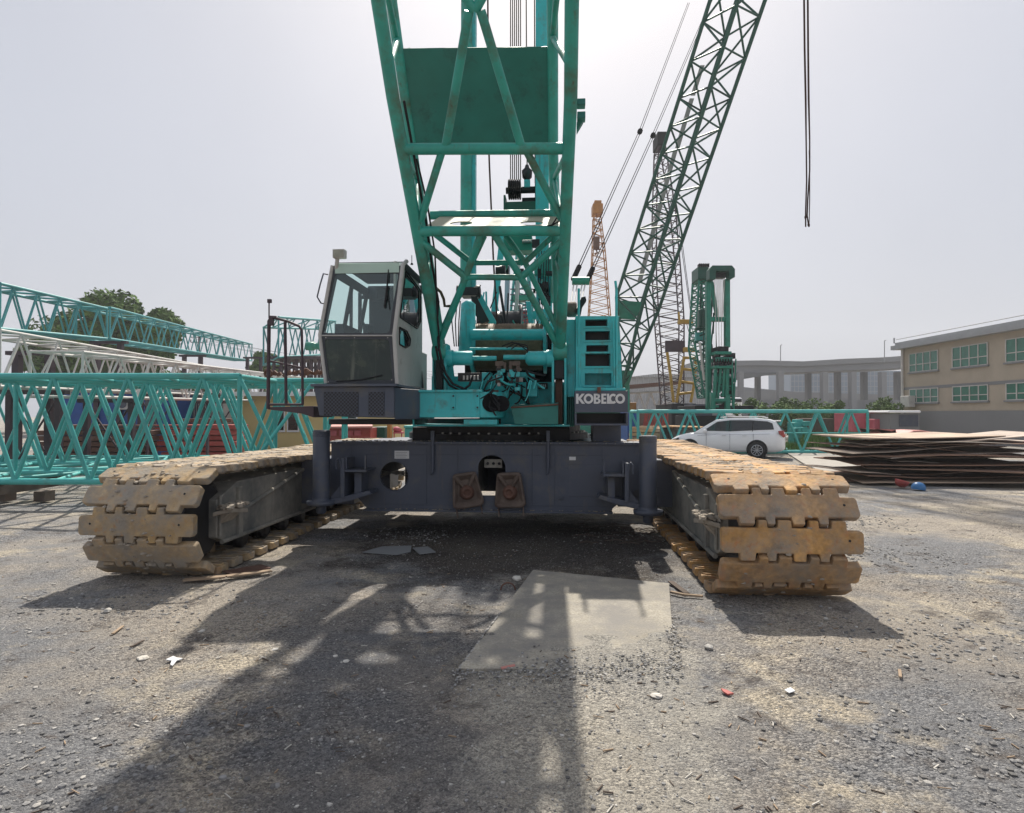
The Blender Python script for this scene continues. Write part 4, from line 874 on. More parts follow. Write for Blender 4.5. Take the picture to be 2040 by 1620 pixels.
for px, py in ((1068, 575), (1080, 572), (1098, 578), (1085, 600)): q.lathe(c(px, py, MBk - .2), (1, 0, 0), [(0, .085), (.05, .10), (.10, .085)], 14, 1)
q.build('mast_foot_gear', [M['turq'], M['blackm']], ms)
q = MB(); bx(q, 917, 572, 951, 588, MBk - .15, MBk + .2)
for px in (914, 951): q.lathe(c(px, 581, MBk), (1, 0, 0), [(-.04, .05), (-.03, .11), (.05, .11), (.06, .05)], 14)
q.build('backstop_pivot', M['blackm'], ms, bevel=.01)
q = MB(); a = c(933, 606, 3.5); b_ = c(930, 705, 3.5); q.tube([a + Vector((0, 0, .05)), a, b_], [.05, .115, .14], 18); q.build('backstop_cylinder', M['turq'], ms)
leg('a_frame_leg', [(950, 585), (985, 650)], .075, .1, M['turq'], 4.6)
q = MB(); q.prism([c(938, 590, 4.0), c(950, 592, 4.0), c(975, 640, 4.0), c(960, 645, 4.0), c(942, 622, 4.0)], (0, .05, 0)); q.build('backstop_bracket', M['blackm'], ms)
leg('a_frame_leg', [(1001, 470), (980, 655)], .06, .1, M['turq'], 6.2)
leg('a_frame_leg', [(1012, 500), (1008, 655)], .05, .1, mat('pale_lilac_paint', (.42, .42, .52), .5, var=.05), 6.6)
leg('a_frame_leg', [(1036, 470), (1026, 655)], .035, .1, M['lwhite'], 6.4)
leg('a_frame_leg', [(1052, 600), (1060, 660)], .05, .1, M['turq'], 6.0)
q = MB(); q.tube([c(970, -420, 4.0), c(973, 270, 4.0), c(975, 330, 4.0), c(978, 400, 4.0), c(983, 520, 4.0), c(988, 600, 4.0), c(991, 655, 4.0)], .016, 6); q.build('hanging_wire', M['ropeb'], ms)
q = MB(); gr_ = random.Random(17)
for k in range(26):
    a = c(gr_.uniform(1062, 1112), gr_.uniform(480, 690), gr_.uniform(3.6, 5.0)); q.cbox(a, (gr_.uniform(.04, .16), gr_.uniform(.05, .2), gr_.uniform(.04, .22)), mi=gr_.choice((0, 1, 1, 2)))
for k in range(16):
    a = c(gr_.uniform(945, 1100), gr_.uniform(560, 650), gr_.uniform(4.6, 6.6)); q.tube([a, a + Vector((gr_.uniform(-.2, .2), 0, -gr_.uniform(.3, .9)))], gr_.uniform(.01, .03), 6, gr_.choice((0, 1, 2)))
q.build('hoist_fitting', [M['turq'], M['blackm'], M['green']], ms)
q = MB()
for k in range(5): q.tube([c(1074 + k * 5, 500, 4.0), c(1072 + k * 5, 560, 4.02), c(1078 + k * 4, 640, 4.0), c(1070 + k * 6, 700, 3.9)], .008, 5)
for k in range(3): q.tube([c(905 + k * 6, 600, 3.6), c(900 + k * 7, 640, 3.5), c(905 + k * 4, 690, 3.3)], .010, 5)
q.build('control_cable', M['black'], ms)
q = MB(); q.lathe(c(955, 652, 5.6), (1, 0, 0), [(0, .42), (.03, .42), (.031, .30), (.80, .30), (.801, .42), (.84, .42)], 28); q.build('second_winch_drum', M['blackm'], ms)
hk = MB(); 
for k in range(6): hk.tube([c(1017 + k * 4, -420, 5.0), c(1017 + k * 4, 358, 5.0)], .011, 5)
hk.tube([c(1046, -420, 5.0), c(1050, 340, 5.0)], .012, 5); hk.tube([c(1063, -420, 5.0), c(1066, 365, 5.0)], .012, 5); hk.tube([c(1069, -420, 5.0), c(1070, 365, 5.0)], .012, 5); hk.build('hoist_rope', M['rope'], ms)
q = MB(); bx(q, 1004, 402, 1072, 430, 4.9, 5.3); bx(q, 1003, 388, 1007, 430, 4.88, 5.3); br_ = q.build('spreader_frame', M['dgreen'], ms, bevel=.01)
q = MB()
for k in range(6): a = c(1013 + k * 4.3, 378, 5.0); q.lathe(a, (1, 0, 0), [(0, .17), (.006, .19), (.02, .17), (.026, .19)], 20)
q.lathe(c(1066, 382, 5.0), (1, 0, 0), [(0, .17), (.05, .17)], 20); q.lathe(c(1008, 380, 5.0), (1, 0, 0), [(0, .06), (.6, .06)], 10); bx(q, 1040, 372, 1066, 376, 4.95, 5.05); bx(q, 1040, 394, 1066, 400, 4.95, 5.05); q.build('sheave', M['black'], br_)
q = MB(); q.lathe(c(1050, 345, 5.0), (0, 0, 1), [(-.12, .05), (-.08, .09), (.04, .10), (.09, .05), (.15, .03)], 12, 0); a = c(1050, 350, 5.0); bx(q, 1044, 358, 1056, 375, 4.95, 5.05, 1); q.build('rope_socket', [M['blackm'], M['turq']], br_)
q = MB(); bx(q, 1003, 470, 1060, 498, 5.2, 5.6); bx(q, 1040, 478, 1062, 482, 5.1, 5.2, 1); q.tube([c(1006, 498, 5.2), c(1012, 520, 5.2), c(1000, 545, 5.2)], .05, 8); q.build('spreader_beam', [M['mgreen'], M['steel']], ms, bevel=.01)
q = MB(); q.lathe(c(996, 540, 5.0), (1, 0, 0), [(0, .10), (.10, .10)], 14); q.lathe(c(988, 540, 5.4), (1, 0, 0), [(0, .09), (.25, .09)], 14); q.lathe(c(1035, 545, 5.0), (1, 0, 0), [(0, .09), (.08, .09)], 14); q.build('guide_sheave', M['blackm'], ms)

# --- stowed jack pads hung on the carbody
for k, (px, lab) in enumerate(((930, 'muddy brown square jack pad leaning left of the arched hole in the carbody'), (1015, 'muddy brown square jack pad with reddish round socket, right of the arched hole'))):
    ctr = c(px, 979, BF - .12); pw = empty('jack_pad', ORIG, lab, 'jack pad', 'stowed jack pads on the carbody', rz=-YAW, local=True)
    q = MB(); w0, w1, hh = .17, .23, .27
    rot = Matrix.Translation(ctr) @ Matrix.Rotation(R(-8 + k * 5), 4, 'Y') @ Matrix.Rotation(R(12 - 18 * k), 4, 'Z')
    poly = rpoly([(-w0, hh), (w0, hh), (w1, -.20), (w1 - .06, -.24), (-w1 + .06, -.24), (-w1, -.20)], .05)
    n = len(poly); vs = []; 
    for sc_, y_ in ((1, .05), (1, -.02), (.88, -.035), (.62, .03), (.30, .03)):
        vs += [rot @ Vector((x * sc_, y_, z * sc_)) for x, z in poly]
    fs = [(r_ * n + i, r_ * n + (i + 1) % n, (r_ + 1) * n + (i + 1) % n, (r_ + 1) * n + i) for r_ in range(4) for i in range(n)] + [tuple(range(n)), tuple(range(4 * n, 5 * n))]
    q.add(vs, fs, 0, False); q.build('pad_plate', M['pad'], pw, bevel=.01)
    q = MB(); q.lathe(rot @ Vector((0, .03, -.02)), rot.to_3x3() @ Vector((0, -1, 0)), [(0, .11), (.06, .095), (.09, .07), (.091, .05), (.07, .04)], 18); q.build('socket', M['brown'], pw)
    q = MB()
    for a_ in ((-1, 1), (1, 1)): q.tube([rot @ Vector((a_[0] * .03, .02, .05)), rot @ Vector((a_[0] * w0 * .86, -.01, hh * .86))], [.02, .045], 6)
    for s_ in (-1, 1): q.tube([rot @ Vector((s_ * .18, .05, -.15)), rot @ Vector((s_ * .18, .03, -.36))], .014, 6)
    q.build('rib', M['pad'], pw)
# ------------------------------------------------------------------ lattice boom sections and other cranes
def lattice(root, secs, bays, rc, rb, m_, n=6, mb2=None, frames=True, faces=(0, 1, 2, 3), struts=False):
    for i in range(4):
        q = MB(); q.tube([s[i] for s in secs], rc, n); q.build('chord', m_, root)
    q = MB()
    for s0, s1, nb in zip(secs, secs[1:], bays):
        A = [Vector(p) for p in s0]; B = [Vector(p) for p in s1]
        for i in faces:
            j = (i + 1) % 4
            for k in range(nb):
                t0, tm, t1 = k / nb, (k + .5) / nb, (k + 1) / nb
                q.tube([A[i].lerp(B[i], t0), A[j].lerp(B[j], tm)], rb, 5, caps=False); q.tube([A[j].lerp(B[j], tm), A[i].lerp(B[i], t1)], rb, 5, caps=False)
    if struts:
        for s0, s1, nb in zip(secs, secs[1:], bays):
            for k in range(2 * nb + 1):
                for i in range(4): q.tube([Vector(s0[i]).lerp(s1[i], k / 2 / nb), Vector(s0[(i + 1) % 4]).lerp(s1[(i + 1) % 4], k / 2 / nb)], rb * .9, 5, caps=False)
    q.build('bracing', mb2 or m_, root)
    if frames:
        for s in (secs[0], secs[-1]):
            q = MB()
            for i in range(4): q.tube([s[i], s[(i + 1) % 4]], rb * 1.2, 5)
            q.build('end_frame', m_, root)
def sx(x, y0, y1, z0, z1): return [Vector((x, y0, z0)), Vector((x, y0, z1)), Vector((x, y1, z1)), Vector((x, y1, z0))]
GRP = 'lattice boom sections lying in the yard'
def lying(label, secs, bays, rc, rb, m_, **k):
    c0 = sum((Vector(p) for p in secs[0] + secs[-1]), Vector()) / 8; r_ = empty('lattice_boom_section', (c0.x, c0.y, 0), label, 'boom section', GRP); lattice(r_, secs, bays, rc, rb, m_, **k); return r_
a = lying('thick turquoise lattice boom section nearest on the left, ending behind the left track', [sx(-11.0, 12, 13.8, .50, 2.53), sx(-5.25, 12, 13.8, .50, 2.53)], [4], .062, .042, M['lteal'], n=10)
q = MB(); q.tube([(-5.25, 12, .5), (-4.35, 13.5, 2.45)], .04, 6); q.tube([(-5.25, 12, 2.5), (-4.3, 12.0, .5)], .04, 6); q.build('end_brace', M['lteal'], a)
lying('turquoise lattice boom section second from the front, ending beside the cab', [sx(-14.2, 14.5, 16.3, .5, 2.58), sx(-4.35, 14.5, 16.3, .5, 2.58)], [6], .06, .042, M['lteal'], n=8)
lying('turquoise lattice boom section third from the front, before the blue container', [sx(-17.5, 17.0, 18.8, .5, 2.62), sx(-5.1, 17.0, 18.8, .5, 2.62)], [7], .06, .042, M['lteal'], n=8)
for k, (x, y) in enumerate(((-10, 12.8), (-6, 12.8), (-13, 15.3), (-6, 15.3), (-16, 17.8), (-7, 17.8))):
    q = MB()
    for j in range(2): (q.cbox((x + (j % 2) * .0, y, .12 + j * .22), (.25, 1.9, .21)) if j % 2 else (q.cbox((x - .4, y, .12 + j * .22), (.22, .3, .21)), q.cbox((x + .4, y, .12 + j * .22), (.22, .3, .21))))
    q.cbox((x, y, .44), (.25, 1.9, .03))
    tag(q.build('timber_crib', M['wooddk'], None), 'dark timber crib under the %s turquoise boom section, %s end' % (('nearest', 'second', 'third')[k // 2], ('left', 'right')[k % 2]), 'timber crib', 'timber cribs under the boom sections')
q = MB()
for (x, y, z, rr) in ((-4.9, 12.5, 2.62, .07), (-4.2, 12.7, 2.66, .05)):
    q.tube([(x + rr * math.cos(a_), y, z + rr * math.sin(a_)) for a_ in [i * math.pi / 5 for i in range(11)]], .03, 6)
for k in range(22): q.cbox((-5.0 + k * .075, 12.6 + rnd.uniform(-.1, .1), 2.62 + rnd.uniform(-.05, .07)), (.09, .08, .06), Matrix.Rotation(rnd.random() * 3, 4, 'Y'))
tag(q.build('shackle_chain', M['brown'], None), 'rusty chain and shackles lying on the turquoise boom section by the rail', 'chain')
def oblique(label, p, w_, bays, rc, rb, m_, **k):          # p: two (px, ytop, ybottom, Y); w_ = sideways vector
    s = []
    for px, yt, yb, Y in p:
        t_ = W(px, yt, Y); b_ = W(px, yb, Y); b_ = Vector((t_.x, t_.y, b_.z)); s.append([b_, t_, t_ + Vector(w_), b_ + Vector(w_)])
    return lying(label, s, bays, rc, rb, m_, **k)
oblique('white lattice boom section above the other white one, left of the cab', [(0, 658, 770, 15.4), (500, 745, 790, 36)], (-1.5, -.2, 0), [13], .045, .03, M['lwhite'])
oblique('white lattice boom section underneath, between turquoise booms and trees', [(60, 700, 790, 17), (560, 752, 800, 38)], (1.3, .2, 0), [12], .045, .03, M['lwhite'])
oblique('blue green lattice boom section highest of the stack at the left', [(219, 613, 675, 26), (502, 686, 719, 48.8)], (-1.3, -.15, 0), [13], .06, .035, M['teal2'])
oblique('blue green lattice boom section at the left edge before the tree', [(0, 565, 655, 20), (213, 615, 675, 25.6)], (-1.2, -.15, 0), [5], .06, .035, M['teal2'])
oblique('blue green lattice boom section right of the walkway rail, tilted on dark frames', [(555, 632, 712, 40), (668, 640, 705, 51)], (-2.0, 2.6, -.3), [4], .085, .05, M['teal2'])
k = 0
for (xa, ya, Ya), (xb, yb, Yb), off in (((0, 770, 15.4), (500, 790, 36), -.75), ((60, 790, 17), (560, 800, 38), .65)):
    for t in (.12, .5, .88):
        a = W(xa, ya, Ya).lerp(W(xb, yb, Yb), t); q = MB()
        for dx in (-.7, .7): q.box(a.x + off + dx - .08, a.x + off + dx + .08, a.y - .08, a.y + .08, -.05, a.z - .16); q.tube([(a.x + off + dx, a.y, .1), (a.x + off - dx, a.y, a.z - .2)], .03, 5)
        q.box(a.x + off - .95, a.x + off + .95, a.y - .1, a.y + .1, a.z - .158, a.z - .035)
        tag(q.build('steel_trestle', M['purple'], None), 'dark low trestle under the %s white boom section, %s' % (('upper', 'lower')[k // 3], ('near end', 'middle', 'far end')[k % 3]), 'trestle', 'trestles under the stacked booms'); k += 1
# supports of the high stack
for k, (px, Y) in enumerate(((100, 19), (240, 27), (400, 38), (520, 46))):
    p = W(px, 700, Y); q = MB(); top = {0: 3.6, 1: 4.85, 2: 5.3, 3: 5.9}[k]
    for dx in (-1.0, .0): q.box(p.x + dx - .1, p.x + dx + .1, Y - .1, Y + .1, -.05, top); 
    q.box(p.x - 1.3, p.x + .3, Y - .1, Y + .1, top, top + .12)
    tag(q.build('steel_trestle', M['purple'], None), 'dark steel trestle carrying the stacked boom sections, %s from the left' % ('first', 'second', 'third', 'fourth')[k], 'trestle', 'trestles under the stacked booms')
r_ = empty('frame_rack', (W(595, 800, 41).x, 41, 0), 'dark plum steel frame rack behind the walkway rail', 'steel rack')
q = MB(); x0, x1 = W(545, 720, 41).x, W(665, 720, 41).x
for k in range(9):
    x = x0 + (x1 - x0) * k / 8; q.box(x - .09, x + .09, 41, 41.16, 0, 5.4); q.box(x - .09, x + .09, 43.4, 43.5, 0, 5.4); q.tube([(x, 41.05, 3.2), (x + .5, 41.05, 5.3)], .06, 5)
q.build('upright', M['purple'], r_)
q = MB()
for z in (1.2, 2.4, 3.0, 3.6, 4.0, 4.4, 4.8): q.box(x0 - .1, x1 + .1, 41.18, 41.3, z, z + .14)
q.box(x0 - .2, x1 + .1, 40.8, 43.8, 5.42, 5.6); q.build('shelf_beam', M['purple'], r_)
q = MB(); q.lathe(W(619, 690, 38), (1, 0, 0), [(-.3, .16), (-.28, .25), (.2, .27), (.22, .2), (.5, .2), (.52, .3), (.6, .3)], 12); tag(q.build('winch_motor', M['mgreen'], None), 'small green motor hanging from the tilted boom section beside the cab', 'motor')

# green lattice boom crane leaning right
r_ = empty('lattice_boom_crane', (W(1240, 770, 38).x, 38, 0), 'second crane behind with dark green lattice boom leaning up to the right', 'crane')
def rsec(L_, M_, R__, Y, d=1.15): l, m1, r1 = W(*L_, Y), W(*M_, Y), W(*R__, Y); mm = (l + r1) / 2; return [l, Vector((m1.x, Y - d, m1.z)), r1, Vector((m1.x + .25, Y + d, m1.z - .1))]
s0 = [W(1238, 772, 38.5), W(1240, 770, 38.2), W(1246, 772, 38.5), W(1244, 772, 38.8)]
s1 = rsec((1228, 592), (1276, 600), (1311, 621), 37); s2 = rsec((1353, 196), (1402, 196), (1457, 196), 31.5); s3 = [p2 + (p2 - p1) * .62 for p1, p2 in zip(s1, s2)]
bo = bpy.data.objects.new('lattice_boom', None); COL.objects.link(bo); bo.parent = r_; org[bo.name] = org[r_.name]
lattice(bo, [s0, s1, s2, s3], [2, 4, 2], .10, .055, M['dgreen'], n=8, struts=True)
q = MB(); q.prism([W(1228, 598, 37), W(1282, 602, 37), W(1266, 636, 37.4), W(1232, 634, 37.4)], (0, .3, 0)); q.prism([W(1240, 738, 38), W(1262, 738, 38), W(1252, 772, 38.4), W(1238, 776, 38.4)], (0, .3, 0)); q.build('base_plate', M['mgreen'], bo)
q = MB()
for (xa, ya), (xb, yb) in (((1374, 196), (1345, 295)), ((1341, 300), (1270, 560)), ((1395, 130), (1376, 190))):
    q.prism([W(xa, ya, 32.5 + (ya - 196) * .012), W(xa + 9, ya, 32.5 + (ya - 196) * .012), W(xb + 9, yb, 32.5 + (yb - 196) * .012), W(xb, yb, 32.5 + (yb - 196) * .012)], (0, .05, 0))
q.build('walkway_strip', M['greyroof'], bo)
q = MB(); q.box(W(1150, 760, 38).x, W(1258, 760, 38).x, 38.5, 44, 1.2, 3.6); q.box(W(1130, 760, 38).x, W(1268, 760, 38).x, 37.5, 44, 0, 1.1); q.build('machine_body', M['mgreen'], r_, bevel=.05)
q = MB()
for (xa, ya), (xb, yb), (xc, yc), dd in (((1300, 196), (1275, 262), (1154, 531), 0), ((1333, 196), (1301, 270), (1181, 535), 0)):
    top = W(xa, ya, 28); m_ = W(xb, yb, 26); lo = W(xc, yc, 17); up = top + (top - m_) * 4
    for o in (-.045, .045): q.tube([up + Vector((o, 0, 0)), m_ + Vector((o, 0, 0)), lo + Vector((o * .8, 0, 0))], .014, 5)
    q.lathe(m_, (m_ - lo), [(-.25, .04), (-.1, .11), (.1, .11), (.25, .04)], 8)
    q.tube([lo, W(xc - 12, yc + 26, 16.6)], .07, 8)
q.build('pendant_line', M['wire'], r_)
q = MB(); q.lathe(W(1140, 560, 16.6), (1, 0, 0), [(0, .11), (.45, .11)], 10); q.build('spreader_bar', M['mgreen'], r_)
q = MB()
for x0_, x1_ in ((1143, 1134), (1150, 1139), (1160, 1147), (1166, 1152)): q.tube([W(x0_, 566, 16.6), W(x1_, 628, 15)], .018, 5)
q.build('luffing_rope', M['lwhite'], r_)

# orange boom far away
def simple_boom(root, secs_px, Y, dep, rc, rb, m_, bays):
    secs = []
    for xl_, xr_, y in secs_px:
        l, r1 = W(xl_, y, Y), W(xr_, y, Y); secs.append([l, Vector((l.x, Y + dep, l.z)), Vector((r1.x, Y + dep, r1.z)), r1])
    lattice(root, secs, bays, rc, rb, m_, n=5)
r_ = empty('orange_boom_crane', (W(1200, 800, 62).x, 62, 0), 'distant crane with a slim orange lattice boom and orange hook block', 'crane')
simple_boom(r_, [(1184, 1197, 430), (1182, 1206, 500), (1174, 1217, 632), (1166, 1226, 790), (1190, 1200, 822)], 62, 1.2, .055, .035, M['orange'], [5, 7, 5, 1])
q = MB(); a = W(1181, 426, 62); b_ = W(1201, 406, 62); q.box(a.x, b_.x, 61.8, 63.2, a.z, b_.z); a = W(1184, 406, 62); b_ = W(1198, 400, 62); q.box(a.x, b_.x, 61.8, 63.2, a.z, b_.z); q.build('boom_head', M['orange'], r_, bevel=.05)
q = MB(); q.tube([W(1188, 425, 61), W(1187, 470, 61)], .03, 5); a = W(1182, 498, 61); b_ = W(1194, 472, 61); q.box(a.x, b_.x, 60.8, 61.1, a.z, b_.z); q.tube([W(1188, 498, 61), W(1190, 504, 61), W(1185, 506, 61)], .08, 6); q.build('hook_block', M['brown'], r_, bevel=.04)
q = MB(); q.box(W(1165, 800, 62).x, W(1235, 800, 62).x, 62, 67, 0, 3); q.build('machine_body', M['orange'], r_, bevel=.05)

# dark plum boom crane with ochre gantry
r_ = empty('plum_boom_crane', (W(1345, 800, 48).x, 48, 0), 'distant crane with dark plum lattice boom, black head and ochre gantry', 'crane')
simple_boom(r_, [(1312, 1326, 292), (1308, 1346, 420), (1308, 1357, 549), (1313, 1363, 640), (1326, 1362, 806)], 48, 1.5, .06, .035, M['purple'], [6, 6, 5, 8])
q = MB(); a = W(1309, 290, 48); b_ = W(1327, 264, 48); q.box(a.x, b_.x, 47.8, 49.5, a.z, b_.z); q.build('boom_head', M['black'], r_, bevel=.05)
q = MB(); a = W(1326, 701, 47.6); b_ = W(1364, 679, 47.6); q.box(a.x, b_.x, 47.5, 47.8, a.z, b_.z); q.build('sheet_panel', M['purple'], r_)
q = MB()
for pts in (((1363, 712), (1358, 740), (1348, 802)), ((1386, 716), (1384, 760), (1376, 802)), ((1329, 702), (1336, 750), (1342, 802)), ((1360, 713), (1386, 713)), ((1360, 735), (1384, 738)), ((1356, 760), (1382, 764)), ((1350, 785), (1378, 782))):
    q.tube([W(x, y, 47) for x, y in pts], .11, 6)
q.build('gantry', M['yellow'], r_)
q = MB(); a = W(1352, 645, 46.5); b_ = W(1380, 637, 46.5); q.box(a.x, b_.x, 46.3, 46.9, a.z, b_.z); a = W(1363, 701, 46.5); b_ = W(1386, 692, 46.5); q.box(a.x, b_.x, 46.3, 46.9, a.z, b_.z); q.tube([W(1354, 640, 46.5), W(1352, 622, 46.5)], .08, 6); q.tube([W(1378, 640, 46.5), W(1378, 623, 46.5)], .08, 6); q.build('spreader_beam', M['yellow'], r_, bevel=.03)
q = MB()
for x0_, y0_, x1_, y1_ in ((1352, 430, 1378, 625), (1349, 430, 1376, 625), (1368, 645, 1380, 692), (1378, 645, 1384, 692), (1372, 645, 1386, 700)): q.tube([W(x0_, y0_, 47), W(x1_, y1_, 46.5)], .025, 5)
q.build('pendant_line', M['wire'], r_)
q = MB(); q.box(W(1330, 800, 48).x, W(1378, 800, 48).x, 46.8, 52, .1, 2.6); q.build('machine_body', M['black'], r_, bevel=.05)
q = MB(); q.box(W(1378, 805, 44).x, W(1417, 805, 44).x, 43.8, 46, .0, 2.5)
for k in range(5): q.box(W(1378, 805, 44).x - .03, W(1417, 805, 44).x + .03, 43.74, 43.78, .3 + k * .45, .34 + k * .45)
tag(q.build('counterweight_stack', M['char'], None), 'grey stacked counterweight slabs behind the right boom section', 'counterweight')

# green mast crane
r_ = empty('green_mast_crane', (W(1425, 810, 36).x, 36, 0), 'green crane with folded upright mast and lattice boom, left of the overpass', 'crane')
def px_box(mb, x0, y0, x1, y1, Y, d, mi=0): a = W(x0, y1, Y); b_ = W(x1, y0, Y); mb.box(a.x, b_.x, Y, Y + d, a.z, b_.z, mi); return mb
GM = 'mgreen'
q = MB(); px_box(q, 1409, 560, 1417, 815, 36, .4); px_box(q, 1446, 555, 1455, 692, 36, .4); px_box(q, 1412, 631, 1450, 640, 36.05, .35); q.prism([W(1412, 560, 36.1), W(1422, 560, 36.1), W(1434, 640, 36.1), W(1428, 640, 36.1)], (0, .2, 0)); q.build('mast_frame', M[GM], r_, bevel=.04)
q = MB(); q.plate([(W(x, y, 36).x, W(x, y, 36).z) for x, y in ((1408, 560), (1408, 540), (1414, 533), (1452, 533), (1458, 540), (1458, 556), (1448, 560), (1446, 543), (1421, 543), (1420, 560))], [], .6, front(35.8)); q.build('mast_head', M['dgreen'], r_, bevel=.02)
q = MB(); px_box(q, 1421, 543, 1446, 553, 35.95, .5); q.build('sheave_row', M['black'], r_)
q = MB()
for k in range(9): q.tube([W(1423 + k * 2.6, 552, 36), W(1428 + k * 1.5, 692 if k % 3 == 0 else 632, 36)], .018, 4)
q.build('luffing_rope', M['lwhite'], r_)
simple_boom(r_, [(1393, 1412, 556), (1388, 1414, 640), (1385, 1416, 690), (1404, 1412, 792)], 38, 1.4, .07, .045, M[GM], [6, 3, 5])
q = MB(); px_box(q, 1391, 531, 1412, 556, 37.8, 1.4)
for k in range(6): px_box(q, 1394 + k * 3.6, 524, 1395.5 + k * 3.6, 532, 37.7, .5, 1)
q.build('boom_head', [M['dgreen'], M['black']], r_, bevel=.03)
q = MB(); px_box(q, 1393, 616, 1406, 652, 37, .5); px_box(q, 1386, 652, 1416, 657, 37, .4); q.build('hook_block', M['dgreen'], r_, bevel=.08)
q = MB(); px_box(q, 1387, 662, 1412, 678, 37.5, .3); q.build('boom_plate', M['lteal'], r_)
q = MB(); q.tube([W(1394, 682, 36.5), W(1403, 758, 36.5)], .07, 6); q.build('backstop_rod', M['lwhite'], r_)
q = MB()
px_box(q, 1425, 700, 1458, 706, 35.2, 1.2, 0); px_box(q, 1430, 690, 1452, 700, 35.3, 1.2, 1); px_box(q, 1427, 712, 1460, 720, 35.2, 1.0, 0); px_box(q, 1432, 722, 1448, 730, 35.2, 1.0, 1); px_box(q, 1424, 728, 1460, 734, 35.2, .8, 0)
for k in range(7): px_box(q, 1424 + k * 5.4, 714, 1426 + k * 5.4, 726, 35.1, .1, 1)
q.build('winch_head', [M[GM], M['black']], r_, bevel=.03)
q = MB()
for x0_, y0_, x1_, y1_, w_ in ((1426, 734, 1422, 815, .10), (1458, 720, 1460, 812, .06), (1449, 734, 1447, 815, .12), (1436, 734, 1430, 790, .08), (1443, 734, 1440, 790, .08), (1466, 715, 1462, 815, .04)): q.tube([W(x0_, y0_, 35.4), W(x1_, y1_, 35.4)], w_, 6)
for y in (750, 768, 786, 800): px_box(q, 1424, y, 1460, y + 2.5, 35.4, .1)
px_box(q, 1417, 782, 1424, 815, 35.2, .3); px_box(q, 1446, 788, 1455, 815, 35.2, .3); px_box(q, 1424, 794, 1447, 800, 35.2, .3); q.build('lower_frame', M[GM], r_)
q = MB()
for k in range(90):
    x, y = rnd.uniform(1424, 1460), rnd.uniform(705, 812); q.cbox(W(x, y, 35.6), (rnd.uniform(.1, .4), .3, rnd.uniform(.1, .35)), mi=rnd.choice((0, 1, 1)))
q.build('machinery', [M[GM], M['black']], r_)
q = MB(); px_box(q, 1385, 808, 1502, 822, 36.4, 4, 0); q.box(W(1390, 820, 36).x, W(1500, 820, 36).x, 36.4, 41, 0, 1.7); q.build('machine_body', M['black'], r_, bevel=.04)

# lattice tower seen through the main boom
q = MB()
for k in range(14): x_ = rnd.uniform(1396, 1452); y_ = rnd.uniform(560, 700); q.tube([W(x_, y_, 36.6), W(x_ + rnd.uniform(-5, 5), y_ + rnd.uniform(30, 110), 36.6)], rnd.uniform(.02, .06), 5)
for y_ in range(660, 800, 9): q.tube([W(1393 + (y_ - 660) * .1, y_, 37.4), W(1416, y_ + rnd.choice((-8, 8)), 37.4)], .05, 5)
q.build('backstop_cables', M['dgreen'], bpy.data.objects['green_mast_crane'])
r_ = empty('lattice_tower', (W(1040, 800, 25).x, 25, 0), 'pale green lattice tower with red and green platforms seen through the main boom', 'lattice tower')
simple_boom(r_, [(1030, 1048, 500), (1022, 1056, 570), (1014, 1064, 652), (1012, 1068, 800)], 25, 1.0, .05, .022, M['lteal'], [3, 4, 5])
q = MB()
for y in range(575, 660, 11): px_box(q, 1016, y, 1062, y + 1.5, 24.9, .1)
for x in (1026, 1034, 1046, 1054): px_box(q, x, 560, x + 1.5, 660, 24.95, .06)
q.build('ladder_rungs', M['char'], r_)
q = MB(); px_box(q, 1022, 588, 1056, 598, 24.8, .6, 0); px_box(q, 1024, 610, 1034, 650, 25, .5, 1); px_box(q, 1042, 618, 1050, 650, 25, .5, 2); q.build('platform', [M['mgreen'], M['mgreen'], M['red']], r_)
q = MB(); px_box(q, 1050, 630, 1066, 655, 27, 1); q.box(W(1050, 650, 27).x, W(1066, 650, 27).x, 27.1, 27.9, 0, 5.5); tag(q.build('red_cabin', M['red'], None), 'small red cabin behind the pale green lattice tower', 'cabin')

# right-hand boom section on the ground, behind the car
x0, x1 = W(1271, 820, 28).x, W(1728, 820, 28).x
lying('long green turquoise lattice boom section on the ground behind the white car', [sx(x0, 28, 29.7, .10, 1.92), sx(x1, 28, 29.7, .10, 1.92)], [7], .085, .055, M['lteal'], n=8)
q = MB(); q.box(x0 + 9, x1, 27.9, 27.93, .95, .98); q.tube([(x1 - 4.2, 28, .95), (x1, 28, .95)], .03, 6); tag(q.build('steel_bar', M['lteal'], None), 'thin turquoise bar tied across the right end of the boom section', 'steel bar')
q = MB(); x2, x3 = W(1250, 790, 58).x, W(1334, 790, 58).x
lying('pale yellow lattice boom section under rusty beams, far behind the name plate', [sx(x2 - 3, 58, 60, 2.0, 3.6), sx(x3 + 1, 58, 60, 2.3, 4.0)], [7], .07, .05, M['lwhite'])
q = MB(); q.box(x2 - 3, x3 + 1, 57.5, 60, 0, 1.95); q.prism([(x2 - 4, 57, 3.8), (x3 + 1.2, 57, 4.6), (x3 + 1.2, 57, 4.9), (x2 - 4, 57, 4.15)], (0, 3, 0)); tag(q.build('rusty_beam_pile', M['brown'], None), 'pile of rusty brown beams carrying the pale yellow boom section', 'steel pile')
